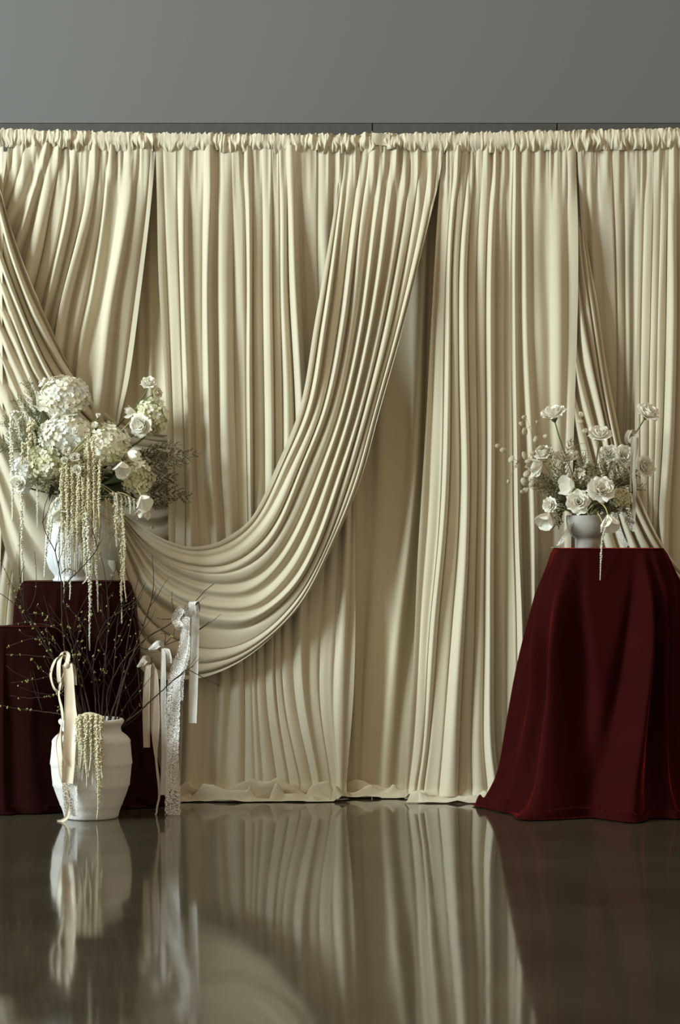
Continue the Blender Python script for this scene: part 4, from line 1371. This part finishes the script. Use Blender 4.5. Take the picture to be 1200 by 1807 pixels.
# ribbons on the bowl
M_org = mat('organza', (0.72, 0.68, 0.58), 0.5, 0.4, trans=0.5)
rb = thing('organza_ribbon', 'sheer ivory organza ribbon hanging at right of the bowl flowers', 'ribbon', P(1118, 775, -.24))
ribbon_part('bow_loop', pp([(1122, 765), (1112, 760), (1106, 772), (1110, 782), (1118, 772)], -.24, [0, -.01, -.02, -.01, 0]), w(9), M_org, rb)
ribbon_part('tail', pp([(1122, 766), (1122, 790), (1118, 830), (1120, 860), (1119, 900), (1118, 938)], -.26), [w(9), w(9), w(7), w(6), w(8), w(7)], M_org, rb, twist=.8)
ribbon_part('tail', pp([(1118, 770), (1115, 810), (1113, 850), (1113, 868)], -.27), [w(8), w(7), w(5), w(4)], M_org, rb, twist=-.7)
rb = thing('lace_ribbon', 'white lace ribbon trailing at both sides of the footed bowl onto the velvet', 'ribbon', P(1036, 915, -.24))
ribbon_part('tail', pp([(1010, 920), (1004, 932), (995, 948), (986, 962), (975, 966)], -.22, [0, 0, 0, 0, -.02]), w(9), M_lace, rb, wdir=(.8, -.5, .3))
ribbon_part('tail', pp([(1085, 905), (1090, 930), (1098, 950), (1108, 964)], -.25), w(12), M_lace, rb, wdir=(.8, -.5, 0))
ribbon_part('tail', pp([(1100, 905), (1110, 920), (1116, 935)], -.25), w(9), M_lace, rb, wdir=(.8, -.5, 0))

# ------------------------------------------------------------------ amaranth clump on the urn
random.seed(3)
tas = []
for i in range(16):
    x = 135 + i * 3.1
    top = 1262 - 6 * math.sin(PI * i / 15)
    end = [1350, 1372, 1358, 1380, 1352, 1366, 1372, 1390, 1360, 1385, 1400, 1430, 1444, 1446, 1375, 1310][i]
    mid = 1290 + random.uniform(-6, 6)
    tas.append(([(158 + (x - 158) * .45, top + 10), (x, top + 4), (x + random.uniform(-2, 2), mid), (x + random.uniform(-4, 4), (mid + end) / 2), (x + random.uniform(-5, 5), end)], random.uniform(2.6, 4.0)))
yb = UY - .165
p0 = P(158, 1268, UY - .10)
t = thing('amaranth', 'bushy cream amaranth spilling over the front rim of the white floor urn', 'amaranth', p0, 'hanging amaranth')
for i, (path, rp) in enumerate(tas):
    ys = [UY - .08, UY - .150, UY - .170, UY - .172, UY - .168 if path[-1][1] < 1400 else UY - .13]
    W = [P(a, b, ys[j] - .010 * (i % 3)) for j, (a, b) in enumerate(path)]
    tassel_mb(W, fpx(rp, yb), 700 + i, dens=1.1).build('tassel', M_amar if i % 3 else M_amarw, t, rel=p0)
mb = MB()
mb.tube([Vector((0, 0, 0)), Vector((0, .03, .0)), URN_TOP + Vector((0, 0, -.06)) - p0], .003, 5)
mb.build('stem', M_stemp, t)


# ------------------------------------------------------------------ branches in the urn
def branch(path, label, y1, rad=.0042, twigs=(), buds=0, seed=0, autot=5, tipr=.0012):
    """pixel path from urn mouth outwards; y1 depth at the tip"""
    random.seed(seed)
    n = max(14, len(path) * 5)
    q = catmull(path, n)
    y0 = UY + .0
    pts = []
    for i in range(n):
        f = i / (n - 1)
        pts.append(P(q[i][0], q[i][1], y0 + (y1 - y0) * smooth01(f * 1.4)) + Vector((random.uniform(-1, 1), 0, random.uniform(-1, 1))) * .0016)
    c = URN_TOP + Vector((0, 0, -.02))
    b0 = Vector((pts[0].x, UY, URN_TOP.z - .10))
    b0.x = ux + max(-.08, min(.08, (pts[0].x - ux)))
    c = b0.copy()
    t = thing('bare_branch', label, 'branch', c, 'bare branches in the floor urn')
    mb = MB()
    allp = [b0] + pts
    mb.tube([p - c for p in allp], [rad + (tipr - rad) * i / (len(allp) - 1) for i in range(len(allp))], 6)
    # nodes
    for i in range(2, len(allp) - 1, 3):
        mb.blob(allp[i] - c + Vector((0, -.001, 0)), rad * .9 * (1 - .5 * i / len(allp)))
    mb.build('stem', M_branch, t)
    tips = []
    for tw in twigs:
        qq = catmull(tw, 10)
        near = min(range(len(pts)), key=lambda i: (q[i][0] - tw[0][0]) ** 2 + (q[i][1] - tw[0][1]) ** 2)
        yy = pts[near].y
        tp = [P(a, b, yy - .01 * i / 9) for i, (a, b) in enumerate(qq)]
        m2 = MB()
        m2.tube([p - c for p in tp], [.0020 - .0012 * i / 9 for i in range(10)], 5)
        for i in (3, 6, 9):
            m2.blob(tp[i] - c, .0024)
        m2.build('twig', M_branch, t)
        tips += tp[3:]
    for a in range(autot):
        f = random.uniform(.25, .92)
        i0 = int(f * (n - 2))
        tan = (pts[i0 + 1] - pts[i0]).normalized()
        sd = Vector((random.choice((-1, 1)) * .8, random.uniform(-.5, .3), random.uniform(.1, .6)))
        dr = (tan + sd).normalized()
        L = random.uniform(.05, .16)
        tp = [pts[i0] + dr * L * u + Vector((0, 0, .03 * u * u)) + Vector((random.uniform(-1, 1), 0, random.uniform(-1, 1))) * .003 for u in (0, .25, .5, .75, 1)]
        m2 = MB()
        m2.tube([p - c for p in tp], [.0017, .0014, .0012, .001, .0007], 5)
        m2.build('twig', M_branch, t)
        tips += tp[1:]
    if buds:
        m2 = MB()
        src = tips + pts[n // 3:]
        for i in range(buds):
            p = random.choice(src) - c + Vector([random.uniform(-.004, .004) for _ in range(3)])
            for g in range(random.randint(1, 3)):
                m2.blob(p + Vector([random.uniform(-.005, .005) for _ in range(3)]), random.uniform(.0022, .0042), 1.3)
        o = m2.build('buds', M_bud, t)
        o['kind'] = 'stuff'
    return t


Bq = [
    ([(200, 1285), (215, 1215), (243, 1140), (305, 1098), (335, 1070), (360, 1045), (377, 1030)], 'bare branch carrying the white ribbon loop, ending highest at right', RY, .0045, [[(305, 1098), (306, 1075), (303, 1060), (304, 1045)], [(305, 1092), (290, 1093), (278, 1091)]], 2, 2),
    ([(188, 1285), (225, 1180), (240, 1138), (256, 1095), (268, 1055), (271, 1030), (269, 980)], 'bare branch curving up steeply past the pedestal right edge', -.38, .0042, [[(252, 1105), (240, 1085), (243, 1065)], [(268, 1055), (276, 1040)]], 3, 2),
    ([(195, 1285), (190, 1220), (230, 1150), (262, 1145), (290, 1138), (330, 1122), (370, 1098)], 'bare branch running level then rising through the blush ribbon bows', RY + .01, .0035, [[(290, 1138), (292, 1120), (284, 1118)], [(292, 1135), (305, 1122), (308, 1112)]], 2, 2),
    ([(205, 1288), (240, 1260), (290, 1215), (318, 1190), (341, 1176)], 'low bare branch crossing in front of the lace ribbon', RY - .06, .0038, [[(333, 1182), (352, 1192), (372, 1203), (386, 1209)]], 1, 3),
    ([(150, 1285), (122, 1190), (110, 1100), (108, 1030), (98, 975), (80, 938), (76, 908), (87, 870)], 'dark crooked branch rising in front of the fluted vase to its left rim', -.36, .0046, [[(108, 1012), (118, 1004), (133, 1008)]], 6, 4),
    ([(165, 1285), (140, 1180), (118, 1090), (112, 1040), (128, 1018), (155, 990), (172, 966), (178, 925)], 'branch bending right across the foot of the fluted vase', -.36, .0040, [[(172, 966), (166, 945), (161, 925)]], 6, 4),
    ([(178, 1285), (185, 1180), (192, 1080), (186, 1020), (176, 975)], 'thin branch straight up before the centre of the left pedestal', -.36, .0035, [[(190, 1060), (200, 1045)]], 8, 5),
    ([(148, 1285), (110, 1190), (70, 1120), (45, 1080), (18, 1060), (-8, 1040)], 'branch leaning far left, leaving the view above the low plinth', -.40, .0042, [[(45, 1080), (52, 1075), (62, 1050), (64, 1015), (61, 975)], [(45, 1082), (37, 1040), (34, 1000), (36, 930)]], 16, 5),
    ([(152, 1285), (125, 1200), (85, 1150), (60, 1110), (40, 1075), (36, 1030), (42, 990)], 'budding branch left of the pedestal with a vertical tip', -.38, .0038, [], 16, 6),
    ([(145, 1288), (110, 1262), (70, 1255), (30, 1250), (-5, 1243)], 'low branch lying level out to the left view edge', -.45, .0030, [[(100, 1260), (105, 1250), (98, 1246)]], 8, 2),
    ([(150, 1286), (115, 1228), (85, 1230), (50, 1232), (18, 1228)], 'level twiggy branch just above the lowest left one', -.46, .0026, [], 10, 3),
    ([(150, 1286), (100, 1200), (60, 1200), (20, 1205)], 'level budding branch left of the satin bow', -.46, .0026, [], 14, 3),
    ([(150, 1286), (105, 1175), (60, 1157), (10, 1156)], 'budding branch level with the satin bow top, at far left', -.44, .0028, [], 16, 4),
    ([(152, 1286), (110, 1150), (70, 1125), (15, 1140)], 'budding branch arching over at far left above the bow', -.44, .0028, [], 16, 4),
    ([(155, 1286), (120, 1130), (60, 1100), (0, 1105)], 'budding branch along the edge of the low plinth top', -.42, .0030, [[(80, 1108), (95, 1130), (100, 1150)]], 18, 5),
    ([(158, 1285), (130, 1160), (112, 1110), (80, 1085), (50, 1083)], 'branch with fresh buds bending left at the pedestal top', -.40, .0034, [], 18, 6),
    ([(172, 1285), (160, 1180), (130, 1120), (140, 1080), (155, 1052)], 'thin branch wavering up behind the satin bow', -.38, .0030, [], 8, 5),
    ([(182, 1285), (200, 1190), (205, 1120), (212, 1075), (235, 1040)], 'thin branch rising near the right hand amaranth strings', -.38, .0036, [[(214, 1072), (232, 1062), (240, 1055)]], 8, 5),
    ([(190, 1285), (215, 1200), (226, 1130), (232, 1090), (238, 1050), (243, 1020)], 'slender branch parallel to the steep one at the pedestal edge', -.39, .0036, [], 6, 5),
    ([(176, 1285), (172, 1210), (155, 1160), (150, 1110), (120, 1070)], 'slender branch crossing the long pale amaranth tip', -.40, .0030, [], 10, 6),
    ([(200, 1286), (225, 1240), (250, 1205), (262, 1175), (268, 1160)], 'short branch carrying the leftmost blush ribbon', RY + .01, .0034, [], 4, 3),
    ([(205, 1288), (232, 1262), (250, 1240), (275, 1225), (288, 1218)], 'short low branch behind the blush ribbon tails', RY + .02, .0028, [], 2, 3),
    ([(205, 1290), (225, 1278), (245, 1262), (252, 1250)], 'lowest short twig at right above the urn rim', -.42, .0022, [], 1, 2),
    ([(170, 1285), (168, 1220), (165, 1170), (175, 1120), (200, 1085), (245, 1070)], 'fine branch arching right under the pedestal top', -.39, .0028, [], 10, 5),
    ([(186, 1285), (205, 1235), (222, 1190), (236, 1160), (262, 1120)], 'fine branch slanting right beside the pedestal edge', -.40, .0030, [], 6, 5),
]
for i, (path, lab, y1, rad, tw, buds, at) in enumerate(Bq):
    branch(path, lab, y1, rad, tw, buds, 900 + i, at)
